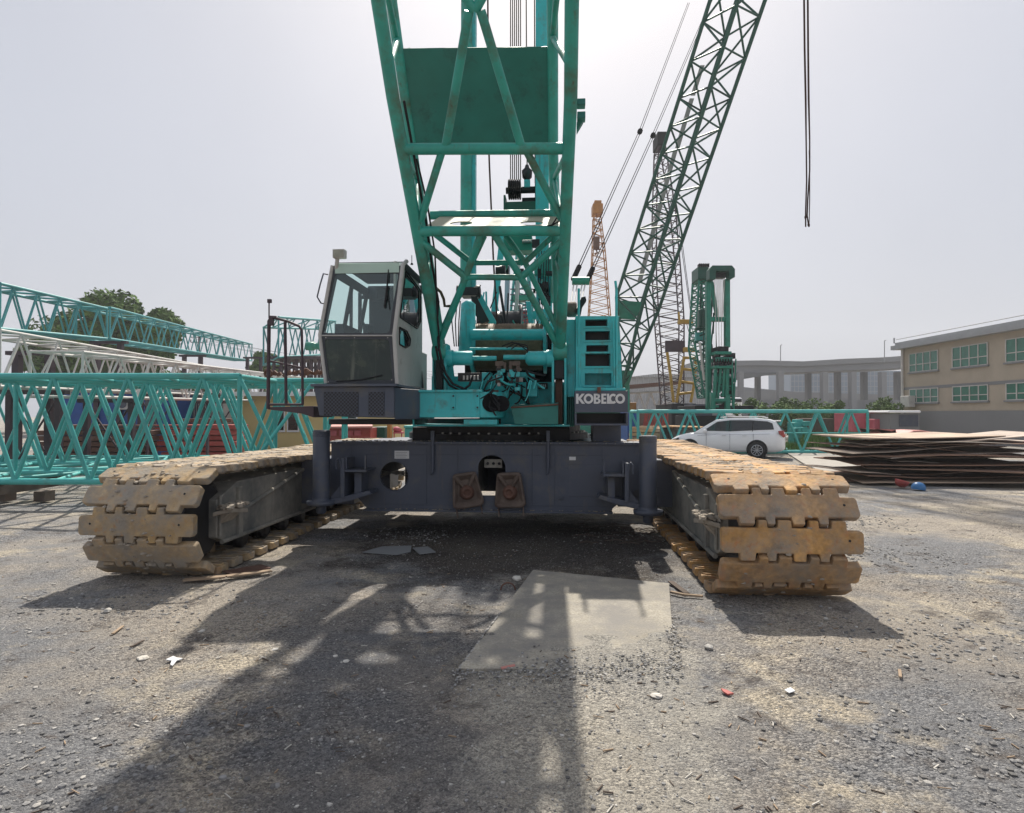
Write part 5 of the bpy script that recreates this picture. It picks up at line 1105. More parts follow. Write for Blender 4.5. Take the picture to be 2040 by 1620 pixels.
# ------------------------------------------------------------------ buildings, vehicles, plants, yard clutter
def tree(label, base, h, r, ctr, n, leaf, m_, group=None, name='broadleaf_tree', sy=1.0, trunk=True, squash=.85, seed=1):
    rg = random.Random(seed); t = empty(name, base, label, 'bush' if name == 'bush' else 'tree', group)
    base = Vector(base); C0 = base + Vector((0, 0, ctr)); cl = []
    for k in range(44 if name != 'bush' else 12):
        u = Vector((rg.gauss(0, 1), rg.gauss(0, 1), rg.gauss(0, 1))).normalized() * rg.uniform(.35, .95)
        cl.append((C0 + Vector((u.x * r, u.y * r * sy, u.z * r * squash)), rg.uniform(.22, .40) * r))
    q = MB(); vs = []; fs = []
    for k in range(n):
        cc, cr = cl[rg.randrange(len(cl))]; u = Vector((rg.gauss(0, 1), rg.gauss(0, 1), rg.gauss(0, 1))).normalized(); p = cc + u * cr * rg.uniform(.7, 1.05)
        if p.z < base.z + .05: p.z = base.z + .05 + rg.random() * .3
        s_ = leaf * rg.uniform(.6, 1.3); a = Vector((rg.gauss(0, 1), rg.gauss(0, 1), rg.gauss(0, .6))).normalized(); b_ = a.cross(u + Vector((rg.uniform(-.5, .5),) * 3)); b_ = b_.normalized() if b_.length > .01 else a.orthogonal().normalized()
        i = len(vs); vs += [p - a * s_, p + b_ * s_ * .6, p + a * s_, p - b_ * s_ * .6]; fs.append((i, i + 1, i + 2, i + 3))
    q.add(vs, fs); q.build('crown' if name != 'bush' else 'foliage', m_, t, recalc=False)
    if trunk:
        q = MB(); q.tube([base, base + Vector((.05 * r, 0, ctr * .5)), C0 + Vector((0, 0, r * .3))], [h * .022 + .04, h * .017 + .03, h * .006 + .01], 8)
        for k in range(7): cc, cr = cl[k]; s0 = base + Vector((0, 0, ctr * rg.uniform(.45, .9))); q.tube([s0, s0.lerp(cc, .5) + Vector((0, 0, .1 * r)), cc], [h * .010 + .01, h * .007 + .006, .01], 6)
        q.build('trunk' if name != 'bush' else 'stem', M['bark'], t)
    return t
def gp(px, Y): return (W(px, 820, Y).x, Y, -.05)
tree('large broad green tree behind the stacked boom sections at the left', gp(256, 60), 13.9, 4.9, 9.3, 34000, .25, M['leafd'], seed=3, squash=.95)
tree('tall green tree at the far left margin of the yard', gp(120, 64), 11, 4.2, 8.0, 12000, .25, M['leafd'], seed=4)
for k, (px, Y, h, r_, lab) in enumerate(((240, 55, 5, 2.4, 'low dark green tree directly under the large tree at left'), (330, 58, 5.8, 2.3, 'round green tree right of the large tree, behind the white booms'), (410, 60, 5.2, 2.2, 'low green tree halfway along the white boom sections'), (470, 62, 4.9, 1.9, 'low green tree near the far end of the white booms'), (526, 62, 8.0, 1.5, 'small light green tree left of the walkway rail'), (560, 62, 5.6, 1.4, 'small green tree behind the walkway rail'))):
    tree(lab, gp(px, Y), h, r_, h - r_ * .9, 5000, .2, M['leafd'] if k < 3 else M['leafm'], 'small trees behind the boom stacks', seed=10 + k)
bl = ('leftmost pale green bush under the overpass', 'spreading pale green bush left of the overpass columns', 'bushy yellow green shrub under the second overpass column', 'low pale shrub between two overpass columns', 'taller green shrub rising to the overpass beam', 'wide green shrub behind the middle of the boom section', 'light green shrub right of the middle overpass column', 'dark green round shrub under the overpass', 'tall feathery shrub left of the tan building', 'broad green shrub beside the tan building')
for k, (px, t_, r_) in enumerate(((1500, 790, 1.1), (1532, 800, 1.4), (1562, 797, 1.3), (1585, 803, 1.1), (1607, 792, 1.3), (1640, 800, 1.4), (1668, 800, 1.2), (1703, 796, 1.1), (1748, 790, 1.5), (1775, 797, 1.5))):
    Y = 44 + (k % 3) * 2; h = 1.8 + (825 - t_) / F * Y; tree(bl[k], gp(px, Y), h, r_ * 1.15, h * .52, 2300, .10, M['leafm'] if k != 7 else M['leafd'], 'shrubs below the overpass', name='bush', seed=40 + k, squash=h * .5 / r_)
# left buildings
def wbox(mb, x0, y0, x1, y1, Y, d, mi=0, ground=False): a = W(x0, y1, Y); b_ = W(x1, y0, Y); mb.box(a.x, b_.x, Y, Y + d, -.05 if ground else a.z, b_.z, mi); return mb
r_ = empty('yellow_house', (W(540, 820, 30).x, 30, 0), 'low yellow rendered building with white framed windows behind the booms', 'building')
q = MB(); wbox(q, 447, 788, 780, 880, 30, 6, 0, True); q.build('wall', M['wally'], r_)
q = MB(); a = W(440, 788, 30); b_ = W(786, 780, 30); q.box(a.x, b_.x, 29.6, 36.4, a.z, a.z + .12); q.box(a.x, b_.x, 29.55, 29.59, a.z - .04, a.z + .16, 1); q.build('roof', [M['greyroof'], M['label']], r_)
for x0, x1 in ((545, 568), (571, 596), (690, 712)):
    q = MB(); wbox(q, x0, 816, x1, 861, 29.95, .04); w_ = q.build('window', M['label'], r_); q = MB(); wbox(q, x0 + 3, 820, x1 - 3, 857, 29.93, .015); q.build('pane', M['glassd'], w_)
r_ = empty('white_shed', (W(390, 820, 29).x, 29, 0), 'white corrugated metal shed with rust stains and barred window', 'shed')
q = MB(); wbox(q, 338, 786, 445, 880, 29, 4, 0, True); q.build('wall', bands((.52, .52, .52), 0, 8, name='white_corrugated_sheet'), r_)
q = MB(); wbox(q, 334, 781, 448, 786, 28.8, 4.4); q.build('roof', M['shed'], r_); q = MB(); wbox(q, 384, 797, 413, 850, 28.96, .035, 0)
for k in range(6): wbox(q, 386 + k * 4.6, 797, 387 + k * 4.6, 850, 28.93, .02, 1)
q.build('barred_window', [M['char'], M['lwhite']], r_); q = MB(); wbox(q, 400, 783, 436, 800, 28.7, .1); wbox(q, 420, 800, 436, 820, 28.8, .1, 1); q.build('patched_sheet', [M['wooddk'], M['shed']], r_)
r_ = empty('blue_container', (W(250, 820, 27).x, 27, 0), 'blue site container with air conditioner behind turquoise boom sections', 'container')
q = MB(); wbox(q, 120, 780, 337, 880, 27, 2.6, 0, True); q.build('container_body', M['blue'], r_, bevel=.03)
q = MB(); wbox(q, 150, 776, 339, 781, 26.9, 2.8); q.build('container_roof', M['greyroof'], r_)
q = MB(); wbox(q, 232, 792, 264, 816, 26.7, .28, 0); q.lathe(W(243, 804, 26.68), (0, -1, 0), [(0, .2), (.01, .2)], 16, 1); q.build('air_conditioner', [M['shed'], M['char']], r_, bevel=.02)
q = MB(); wbox(q, 288, 790, 312, 880, 26.97, .02, 0, True); q.build('container_door', M['char'], r_)
for k, (x0, x1, y0, Y, mm, lab) in enumerate(((60, 300, 848, 22, 'brown', 'rusty brown steel beams stacked before the blue container'), (300, 480, 852, 22.5, 'red', 'dark red steel beams stacked before the white shed'), (340, 470, 842, 25, 'brown', 'grey brown scrap frames leaning beside the white shed'))):
    q = MB(); top = W(x0, y0, Y).z; X0, X1 = W(x0, 830, Y).x, W(x1, 830, Y).x; z = .05
    while z < top: q.box(X0 + rnd.uniform(0, .5), X1 - rnd.uniform(0, .5), Y + rnd.uniform(0, .2), Y + 1.2, z, z + .16); z += .2
    tag(q.build('steel_beam_stack', M[mm], None, bevel=.01), lab, 'steel beams', 'beam stacks at the left')
q = MB(); wbox(q, 160, 849, 420, 852, 20.5, .1, 0); 
for x in (170, 290, 410): wbox(q, x, 849, x + 4, 880, 20.5, .1, 0, True)
tag(q.build('handrail', M['purple'], None), 'dark brown steel rail in front of the blue container', 'rail')
p = gp(396, 70); r_ = empty('utility_pole', p, 'grey utility pole with crossarms behind the boom stack', 'utility pole'); q = MB(); q.tube([p, (p[0], 70, W(396, 664, 70).z)], .12, 8); q.build('pole', M['concd'], r_); q = MB()
for y in (672, 682): a = W(380, y, 70); b_ = W(412, y, 70); q.tube([a, b_], .05, 6); [q.tube([a.lerp(b_, t), a.lerp(b_, t) + Vector((0, 0, .3))], .06, 6) for t in (0, .2, .8, 1)]
q.build('crossarm', M['concd'], r_)
q = MB()
for k in range(4): a = W(382 + k * 9, 674 + (k % 2) * 8, 70); b_ = a + Vector((30, 18, -3.0 - k * .3)); m_ = (a + b_) / 2 - Vector((0, 0, .8)); q.tube([a * (1 - t) ** 2 + m_ * 2 * t * (1 - t) + b_ * t * t for t in [i / 10 for i in range(11)]], .018, 4)
q.build('power_line', M['black'], r_)
# red low booth and clutter under the cab
r_ = empty('red_booth', (W(690, 850, 21).x, 21, 0), 'low red metal booth with pale red roof seen below the cab', 'booth')
q = MB(); wbox(q, 652, 853, 738, 880, 21, 2, 0, True); q.build('wall', M['red'], r_); q = MB(); q.prism([W(644, 850, 20.6), W(742, 849, 20.6), W(742, 845, 22.5) , W(644, 846, 22.5)], (0, 0, -.06)); q.build('roof', M['redroof'], r_)
q = MB(); [wbox(q, x, 858, x + 12, 868, 20.95, .04) for x in (658, 676, 691, 706)]; q.build('panel', M['pink'], r_)
q = MB(); wbox(q, 740, 851, 766, 880, 22, 1.5, 0, True); tag(q.build('green_cabinet', M['dgreen'], None, bevel=.02), 'dark green cabinet beside the red booth', 'cabinet')
q = MB(); wbox(q, 771, 846, 778, 880, 22, .3, 0, True); tag(q.build('orange_post', M['orange'], None), 'orange red post right of the dark green cabinet', 'post')
q = MB(); q.lump(W(791, 856, 22.5) , .16, .7); q.v = [(x, y, z) for x, y, z in q.v]; wbox(q, 783, 861, 802, 864, 22.3, .4); wbox(q, 784, 864, 786, 880, 22.4, .05, 0, True); wbox(q, 799, 864, 801, 880, 22.4, .05, 0, True)
tag(q.build('covered_stand', M['pink'], None), 'small table with a pink bundle under the deck', 'table')
q = MB(); wbox(q, 804, 848, 850, 853, 24, .8, 0); wbox(q, 806, 853, 846, 880, 24.1, .6, 0, True); tag(q.build('teal_bin', M['lteal'], None, bevel=.03), 'teal metal bin far behind below the deck', 'bin')
# small machine seen between deck and carbody on the right
r_ = bpy.data.objects.new('cover', None)
bpy.data.objects.remove(r_)
q = MB(); a = c(1170, 878, 5.6); b_ = c(1208, 865, 5.6); q.prism([(a.x, 5.6, a.z), (b_.x + .15, 5.6, a.z), (b_.x - .02, 5.6, b_.z), (a.x, 5.6, b_.z)], (0, .5, 0)); cv = q.build('perforated_cover', M['lwhite'], crane, bevel=.01)
q = MB()
for k in range(8): q.lathe(Vector((a.x + .06 + (k % 4) * .08, 5.598, a.z + .05 + (k // 4) * .06)), (0, -1, 0), [(0, .018), (.004, .018)], 8)
q.build('cover_hole', M['black'], cv)
# right far: warehouse, overpass, tower, tan building
q = MB(); a = W(1252, 752, 95); b_ = W(1405, 748, 95); q.box(a.x, b_.x, 95, 115, -.1, a.z); q.prism([(a.x - .5, 94.5, a.z), (b_.x, 94.5, a.z), (b_.x, 94.5, a.z + .5), (a.x + 4, 94.5, a.z + .5)], (0, 20, 0)); tag(q.build('warehouse', bands((.34, .35, .36), 0, 1.2, name='ribbed_cladding'), None), 'low pale grey warehouse behind the orange and plum cranes', 'warehouse')
ov = empty('overpass', (W(1600, 800, 130).x, 130, 0), 'grey concrete overpass on tall columns crossing behind the yard', 'overpass')
q = MB(); Yo = 125
top = [(1380, 722), (1440, 720), (1520, 719), (1600, 721), (1680, 716), (1760, 713), (1840, 707), (1960, 690), (2100, 668)]
bot = [(1380, 752), (1440, 748), (1520, 744), (1600, 741), (1680, 738), (1760, 735), (1840, 731), (1960, 718), (2100, 700)]
q.prism([W(x, y, Yo) for x, y in top] + [W(x, y, Yo) for x, y in bot[::-1]], (0, 10, 0)); q.build('deck', M['conc'], ov)
q = MB(); q.prism([W(x, y - 1, Yo - .6) for x, y in top] + [W(x, y + 9, Yo - .6) for x, y in top[::-1]], (0, .5, 0)); q.build('parapet', M['conc'], ov)
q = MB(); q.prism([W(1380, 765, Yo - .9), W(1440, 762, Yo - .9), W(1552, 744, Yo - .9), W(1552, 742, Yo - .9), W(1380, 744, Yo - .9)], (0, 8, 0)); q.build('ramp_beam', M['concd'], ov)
for px, w_, Yc in ((1478, 4, 122), (1512, 4, 131), (1557, 5, 122), (1613, 4, 131), (1645, 5, 122), (1672, 4, 131), (1702, 5, 122), (1725, 4, 131), (1762, 5, 122), (1792, 4, 131), (1850, 5, 122), (1905, 5, 131), (1960, 5, 122), (2030, 5, 131)):
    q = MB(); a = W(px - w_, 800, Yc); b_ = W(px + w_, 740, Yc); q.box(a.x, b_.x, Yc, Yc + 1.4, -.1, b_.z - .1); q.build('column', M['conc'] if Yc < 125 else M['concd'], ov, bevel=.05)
q = MB(); a = W(1380, 808, 128); b_ = W(2040, 797, 128); q.box(a.x, b_.x, 127, 128, -.1, b_.z); tag(q.build('retaining_wall', M['conc'], None), 'long low grey retaining wall below the overpass', 'wall')
q = MB(); q.prism([W(1470, 778, 150), W(1790, 787, 150), W(1790, 800, 150), W(1470, 800, 150)], (0, 8, 0)); q.prism([W(1380, 762, 155), W(1640, 786, 155), W(1640, 792, 155), W(1380, 772, 155)], (0, 8, 0)); tag(q.build('ramp_road', M['conc'], None), 'lower concrete ramp seen between the overpass columns', 'ramp')
for k, (x0, x1, y0, Y, lab) in enumerate(((1568, 1616, 745, 240, 'wide pale blue office block far behind the overpass'), (1620, 1632, 742, 250, 'slim bluish tower next to the wide office block'), (1672, 1686, 742, 250, 'dark slim tower seen between the middle columns'), (1745, 1760, 744, 260, 'pale tower far behind near the tan building'))):
    r_ = empty('office_block', (W(x0, 800, Y).x, Y, 0), lab, 'office building', 'office buildings behind the overpass'); q = MB(); a = W(x0, 800, Y); b_ = W(x1, y0, Y); q.box(a.x, b_.x, Y, Y + 15, 0, b_.z); q.build('wall', M['greyroof'], r_); q = MB(); z = 2
    while z < b_.z - 1.6: q.box(a.x + .3, b_.x - .3, Y - .05, Y - .01, z, z + 1.6); z += 3.0
    q.build('window_band', M['gwin'] if False else M['char'], r_)
q = MB(); a = W(1575, 805, 175); b_ = W(1800, 739, 175); q.box(a.x, b_.x, 175, 190, -.1, b_.z); lb_ = q.build('haze_block', mat('haze_tone_blue', (.20, .25, .31), .3, var=.1, vs=.05), None); tag(lb_, 'long low blue grey block added for hazy sky through the overpass bays', 'building')  # added block, its blue grey stands in for hazy sky behind the bays
q = MB()
for k in range(9): q.box(a.x, b_.x, 174.93, 174.98, .5 + k * 1.5, .62 + k * 1.5)
for k in range(30): q.box(a.x + k * 1.07, a.x + k * 1.07 + .1, 174.9, 174.925, 0, b_.z)
q.build('haze_block_bars', M['greyroof'], lb_)
for k, (px, y0) in enumerate(((1555, 688), (1762, 679))):
    q = MB(); q.tube([W(px, 722, 124), W(px, y0, 124)], .09, 6); q.tube([W(px, y0, 124), W(px + 3, y0 - 1, 124)], .08, 6); tag(q.build('street_lamp', M['greyroof'], None), 'slim lamp post on the overpass, %s one' % ('left' if k == 0 else 'right'), 'lamp post', 'lamp posts on the overpass')
X0 = 28.8; tb = empty('tan_building', (X0 + 2, 36, 0), 'tan two storey building with green windows at the right edge', 'building')
zt_ = W(1797, 697, 46).z
q = MB(); q.box(X0, X0 + 14, 22, 46, -.05, zt_); q.build('wall', M['tan'], tb)
q = MB(); q.box(X0 - .55, X0 + 14, 21.6, 46.4, zt_, zt_ + .30); q.box(X0 - .35, X0 + 14, 21.8, 46.2, zt_ + .301, zt_ + .52); q.build('roof', M['greyroof'], tb)
q = MB(); q.tube([(X0 - .4, 46.2, zt_ + .5), (X0 - .4, 46.2, zt_ + .9)], .06, 5); q.tube([(X0 - .35, 22, zt_ + .75), (X0 - .35, 46, zt_ + .75)], .025, 5); q.build('roof_rail', M['greyroof'], tb)
for r0, r1 in ((708, 744), (777, 803)):
    for k in range(5):
        y1_ = 45.0 - k * 4.4; y0_ = y1_ - 3.0; z0_, z1_ = W(1800, r1, 46).z, W(1800, r0, 46).z; q = MB(); q.box(X0 - .03, X0 - .002, y0_, y1_, z0_, z1_); w_ = q.build('window', M['gwin'], tb); q = MB()
        for t in (0, .25, .5, .75, 1): q.box(X0 - .07, X0 - .032, y0_ + 3 * t - .03, y0_ + 3 * t + .03, z0_, z1_)
        for t in (0, .38, .98): q.box(X0 - .072, X0 - .034, y0_ - .02, y1_ + .02, z0_ + (z1_ - z0_) * t - .02, z0_ + (z1_ - z0_) * t + .03)
        q.build('window_frame', M['lwhite'], w_); q = MB(); q.box(X0 - .14, X0 - .001, y0_ - .1, y1_ + .1, z0_ - .12, z0_ - .021); q.build('window_sill', M['conc'], w_)
q = MB(); q.box(X0 - .03, X0 - .001, 22, 46, 3.55, 3.75); q.build('string_course', M['conc'], tb)
for yy in (45.7, 34.0): q = MB(); q.tube([(X0 - .12, yy, 0), (X0 - .12, yy, zt_)], .09, 8); q.build('drain_pipe', M['lwhite'], tb)
q = MB(); q.box(X0 - .55, X0 - .09, 44.3, 45.3, 2.3, 3.1); q.build('air_conditioner', M['lwhite'], tb, bevel=.03); q = MB(); q.box(X0 - .06, X0 - .005, 22, 46, .0, 2.0); q.build('plinth', M['redroof'] if False else M['conc'], tb)
# booth, containers, tarps
r_ = empty('guard_booth', (W(1803, 850, 36).x, 36, 0), 'small grey glazed booth with domed white roof by the tan building', 'booth')
q = MB(); wbox(q, 1773, 824, 1832, 862, 36, 2.4, 0, True); q.build('wall', M['conc'], r_, bevel=.03); q = MB(); wbox(q, 1770, 818, 1836, 823, 35.8, 2.8); q.build('roof', M['white'], r_, bevel=.1)
q = MB(); wbox(q, 1792, 827, 1829, 850, 35.96, .03); q.build('window', M['char'], r_)
for k, (x0, x1, y0, y1, Y, mm, lab, nm) in enumerate(((1699, 1742, 823, 870, 38, 'pink', 'faded pink red container left of the guard booth', 'red_container'), (1742, 1775, 835, 872, 37, 'pink', 'lower faded red container touching the guard booth', 'red_container'), (1622, 1662, 834, 870, 33, 'wooddk', 'dark brown bin behind the right end of the boom section', 'brown_bin'), (1246, 1268, 802, 818, 40, 'orange', 'orange box beside the name plate of the crane', 'orange_box'), (1250, 1269, 822, 880, 32, 'blue', 'blue container end behind the name plate of the crane', 'blue_container'))):
    q = MB(); wbox(q, x0, y0, x1, y1, Y, 2.2, 0, True); tag(q.build(nm, M[mm], None, bevel=.03), lab, 'bin' if 'bin' in nm else ('box' if 'box' in nm else 'container'))
for k, (x0, x1, y0, Y, lab) in enumerate(((1756, 1795, 856, 30, 'pale red tarpaulin heap left of the booth base'), (1795, 1870, 857, 29, 'pale red tarpaulin heap at the right edge'))):
    a, b_ = W(x0, 875, Y), W(x1, y0, Y); q = MB(); q.prism([(a.x, Y, -.02), (b_.x, Y, -.02), (b_.x - .2, Y, b_.z - .1), (b_.x - .8, Y, b_.z), (a.x + .6, Y, b_.z - .02), (a.x + .1, Y, b_.z - .25)], (0, 1.6, 0)); tag(q.build('red_tarpaulin', M['redroof'], None, bevel=.08), lab, 'tarpaulin')
q = MB(); px_box(q, 1582, 842, 1608, 866, 32, .8); px_box(q, 1588, 836, 1600, 842, 32.1, .6)
for k in range(10): q.cbox(W(rnd.uniform(1580, 1615), rnd.uniform(842, 870), 31.8), (.3, .3, .25))
q.box(W(1582, 860, 32).x, W(1608, 860, 32).x, 32.05, 32.7, -.05, .9); tag(q.build('teal_pump', M['lteal'], None, bevel=.02), 'small teal machine behind the rear of the white car', 'machine')
q = MB(); px_box(q, 1460, 792, 1480, 812, 60, 3); q.box(W(1460, 800, 60).x, W(1480, 800, 60).x, 60.1, 62.9, .3, 2.5); van = q.build('white_van', M['white'], None, bevel=.2); tag(van, 'white van front seen right of the green mast crane', 'van')
q = MB(); a = W(1462, 801, 59.9); b_ = W(1478, 795, 59.9); q.box(a.x, b_.x, 59.93, 59.98, a.z, b_.z); q.build('windscreen', M['glassd'], van)
q = MB()
for k in range(40): x = rnd.uniform(1275, 1335); q.tube([W(x, rnd.uniform(822, 835), 34), W(x + rnd.uniform(-10, 10), rnd.uniform(850, 875), 34)], .03, 4)
tag(q.build('scrap_frames', M['red'], None), 'tangle of red brown scrap frames behind the right boom section', 'scrap')
# other tracks lying behind
for k, (px, Y, L_, w_, rz, lab) in enumerate(((1300, 33, 4.0, 1.5, 68, 'spare crawler track farther left behind the boom section'), (1362, 33, 4.2, 1.6, 112, 'spare crawler track behind the boom section at the white car bonnet'))):
    p = W(px, 870, Y); r_ = empty('spare_track', (p.x, Y, 0), lab, 'crawler track', 'spare crawler tracks', rz=0); T = Matrix.Translation((p.x, Y, 0)) @ Matrix.Rotation(R(rz), 4, 'Z')
    q = MB(); rr = .5
    def pth(s):
        q_ = math.pi * rr
        if s < L_: return (s - L_ / 2, 1.12, 0, 1)
        s -= L_
        if s < q_: a_ = s / rr; return (L_ / 2 + rr * math.sin(a_), .62 + rr * math.cos(a_), math.sin(a_), math.cos(a_))
        s -= q_
        if s < L_: return (L_ / 2 - s, .12, 0, -1)
        s -= L_; a_ = s / rr; return (-L_ / 2 - rr * math.sin(a_), .62 - rr * math.cos(a_), -math.sin(a_), -math.cos(a_))
    P_ = 2 * L_ + 2 * math.pi * rr; n_ = int(P_ / .21)
    for i in range(n_):
        x, z, nx_, nz_ = pth(i * P_ / n_); Mx = T @ Matrix(((nz_, 0, nx_, x), (0, 1, 0, 0), (-nx_, 0, nz_, z), (0, 0, 0, 1))); q.box(-.085, .085, -w_ / 2, w_ / 2, -.03, .04, 0, Mx)
    q.build('shoe_band', M['shoe'], r_, bevel=.01); q = MB(); q.box(-L_ / 2, L_ / 2, -w_ / 2 + .2, w_ / 2 - .2, .2, 1.0, 0, T); q.build('track_frame', M['char2'], r_, bevel=.02)

# --- white car
car = empty('white_suv', (0, 0, 0), 'white sport utility car with dark windows parked before the right boom section', 'car', local=True)
def ring(x, w_, zb_, zt_, cr=0.0):
    h = [(0, zb_), (w_ * .86, zb_), (w_ * .97, zb_ + .10), (w_, zb_ + (zt_ - zb_) * .45), (w_ * .985, zb_ + (zt_ - zb_) * .78), (w_ * .93, zt_ - .02), (w_ * .80, zt_ + cr * .6), (0, zt_ + cr)]
    return [(x, y, z) for y, z in h] + [(x, -y, z) for y, z in h[-2:0:-1]]
st_ = [(0.0, .55, .38, .62, .02), (.10, .72, .26, .72, .03), (.35, .83, .22, .84, .05), (.8, .89, .22, .95, .05), (1.15, .91, .22, 1.01, .03), (1.9, .92, .24, 1.02, 0), (2.9, .92, .24, 1.05, 0), (3.7, .92, .24, 1.08, 0), (4.2, .90, .26, 1.12, 0), (4.45, .84, .32, 1.10, 0), (4.56, .74, .40, 1.02, 0)]
q = MB(); n_ = 14; vs = []
for s_ in st_: vs += ring(*s_)
fs = [(i * n_ + j, i * n_ + (j + 1) % n_, (i + 1) * n_ + (j + 1) % n_, (i + 1) * n_ + j) for i in range(len(st_) - 1) for j in range(n_)] + [tuple(range(n_)), tuple(range((len(st_) - 1) * n_, len(st_) * n_))]
q.add(vs, fs, 0, True); q.build('body', M['white'], car)
def gw(z): return .86 - (z - 1.0) * .30
gh = [(1.02, 1.0), (1.45, 1.28), (1.92, 1.56), (2.4, 1.63), (3.4, 1.64), (4.0, 1.58), (4.22, 1.50), (4.50, 1.05)]
q = MB(); vs = [(x, gw(z), z) for x, z in gh] + [(x, -gw(z), z) for x, z in gh]; k = len(gh)
q.add(vs, [(i, i + 1, k + i + 1, k + i) for i in range(k - 1)] + [tuple(range(k)), tuple(range(2 * k - 1, k - 1, -1))], 0, False); q.build('cabin', M['white'], car, bevel=.05)
for s_ in (-1, 1):
    wn = [(1.42, 1.10), (1.98, 1.48), (2.5, 1.545), (3.3, 1.55), (3.92, 1.50), (4.10, 1.42), (4.16, 1.18), (2.5, 1.09)]
    q = MB(); q.prism([(x, s_ * (gw(z) + .004), z) for x, z in wn], (0, s_ * .006, 0)); q.build('side_window', M['glassd'], car)
    q = MB(); q.box(2.42, 2.46, *sorted((s_ * .74, s_ * .83)), 1.1, 1.12); 
    for x in (2.45, 3.35): q.tube([(x, s_ * (gw(1.08) + .012), 1.10), (x + .02, s_ * (gw(1.54) + .012), 1.54)], .018, 4)
    q.build('window_pillar', M['black'], car)
    q = MB(); q.cbox((1.52, s_ * .97, 1.10), (.14, .20, .13)); q.build('wing_mirror', M['white'], car, bevel=.04)
    q = MB()
    for x in (2.25, 3.05): q.cbox((x, s_ * .925, .92), (.16, .03, .03))
    q.build('door_handle', M['label'], car, bevel=.005)
    q = MB(); q.tube([(1.2, s_ * .905, .90), (2.0, s_ * .92, .965), (3.2, s_ * .925, .97), (4.0, s_ * .90, 1.0)], .006, 4)
    for x in (1.55, 2.48, 3.38): q.box(x, x + .008, *sorted((s_ * .90, s_ * .924)), .34, 1.0)
    q.build('door_seam', M['char'], car)
    q = MB(); q.prism([(4.30, s_ * .86, 1.12), (4.47, s_ * .80, 1.14), (4.555, s_ * .70, .92), (4.50, s_ * .80, .86), (4.34, s_ * .885, 1.0)], (.03, s_ * .035, 0)); q.build('tail_light', M['red'], car, bevel=.01)
    q = MB(); q.prism([(.12, s_ * .70, .70), (.45, s_ * .85, .80), (.42, s_ * .86, .72), (.14, s_ * .74, .60)], (-.02, s_ * .02, .01)); q.build('headlight', M['glassd'], car, bevel=.01)
    for x in (.88, 3.52):
        q = MB(); q.lathe((x, s_ * .80, .36), (0, s_, 0), [(0, .40), (.125, .40), (.13, .38)], 28); q.build('wheel_arch', M['black'], car)
        wv = MB(); wv.lathe((x, s_ * .76, .335), (0, s_, 0), [(0, .30), (.03, .335), (.17, .335), (.195, .31), (.20, .22)], 28); wh = wv.build('wheel', M['tyre'], car)
        q = MB(); q.lathe((x, s_ * .955, .335), (0, s_, 0), [(-.05, .225), (.006, .228), (.008, .205), (-.03, .19)], 24)
        for k in range(5):
            a_ = k * 2 * math.pi / 5 + .3; ca, sa = math.cos(a_), math.sin(a_)
            for o in (-.05, .05): q.tube([(x + ca * .04 - sa * o * .5, s_ * .965, .335 + sa * .04 + ca * o * .5), (x + ca * .21 - sa * o, s_ * .965, .335 + sa * .21 + ca * o)], .018, 5)
        q.lathe((x, s_ * .95, .335), (0, s_, 0), [(0, .05), (.02, .045)], 12); q.build('rim', M['alloy'], wh)
q = MB(); q.prism([(1.06, y, z) for y, z in ((-.80, 1.03), (.80, 1.03))] + [(1.88, y, z) for y, z in ((.66, 1.545), (-.66, 1.545))], (-.008, 0, .012)); q.build('windscreen', M['glassd'], car)
q = MB(); q.prism([(4.275, -.60, 1.46), (4.275, .60, 1.46), (4.49, .70, 1.12), (4.49, -.70, 1.12)], (.012, 0, .004)); q.build('rear_window', M['glassd'], car)
q = MB(); q.tube([(2.1, .60, 1.66), (2.3, .60, 1.69), (3.7, .60, 1.69), (3.9, .60, 1.64)], .018, 5); q.tube([(2.1, -.60, 1.66), (2.3, -.60, 1.69), (3.7, -.60, 1.69), (3.9, -.60, 1.64)], .018, 5); q.box(4.15, 4.4, -.6, .6, 1.50, 1.54); q.build('roof_rail', M['label'], car)
ca = R(-24)
pr = W(1584, 870, 25.2); car.rotation_euler.z = ca; fwd = Vector((math.cos(ca), math.sin(ca), 0)); car.location = Vector((pr.x, 25.2, .0)) - fwd * 4.56 + Vector((-.25, .35, 0))

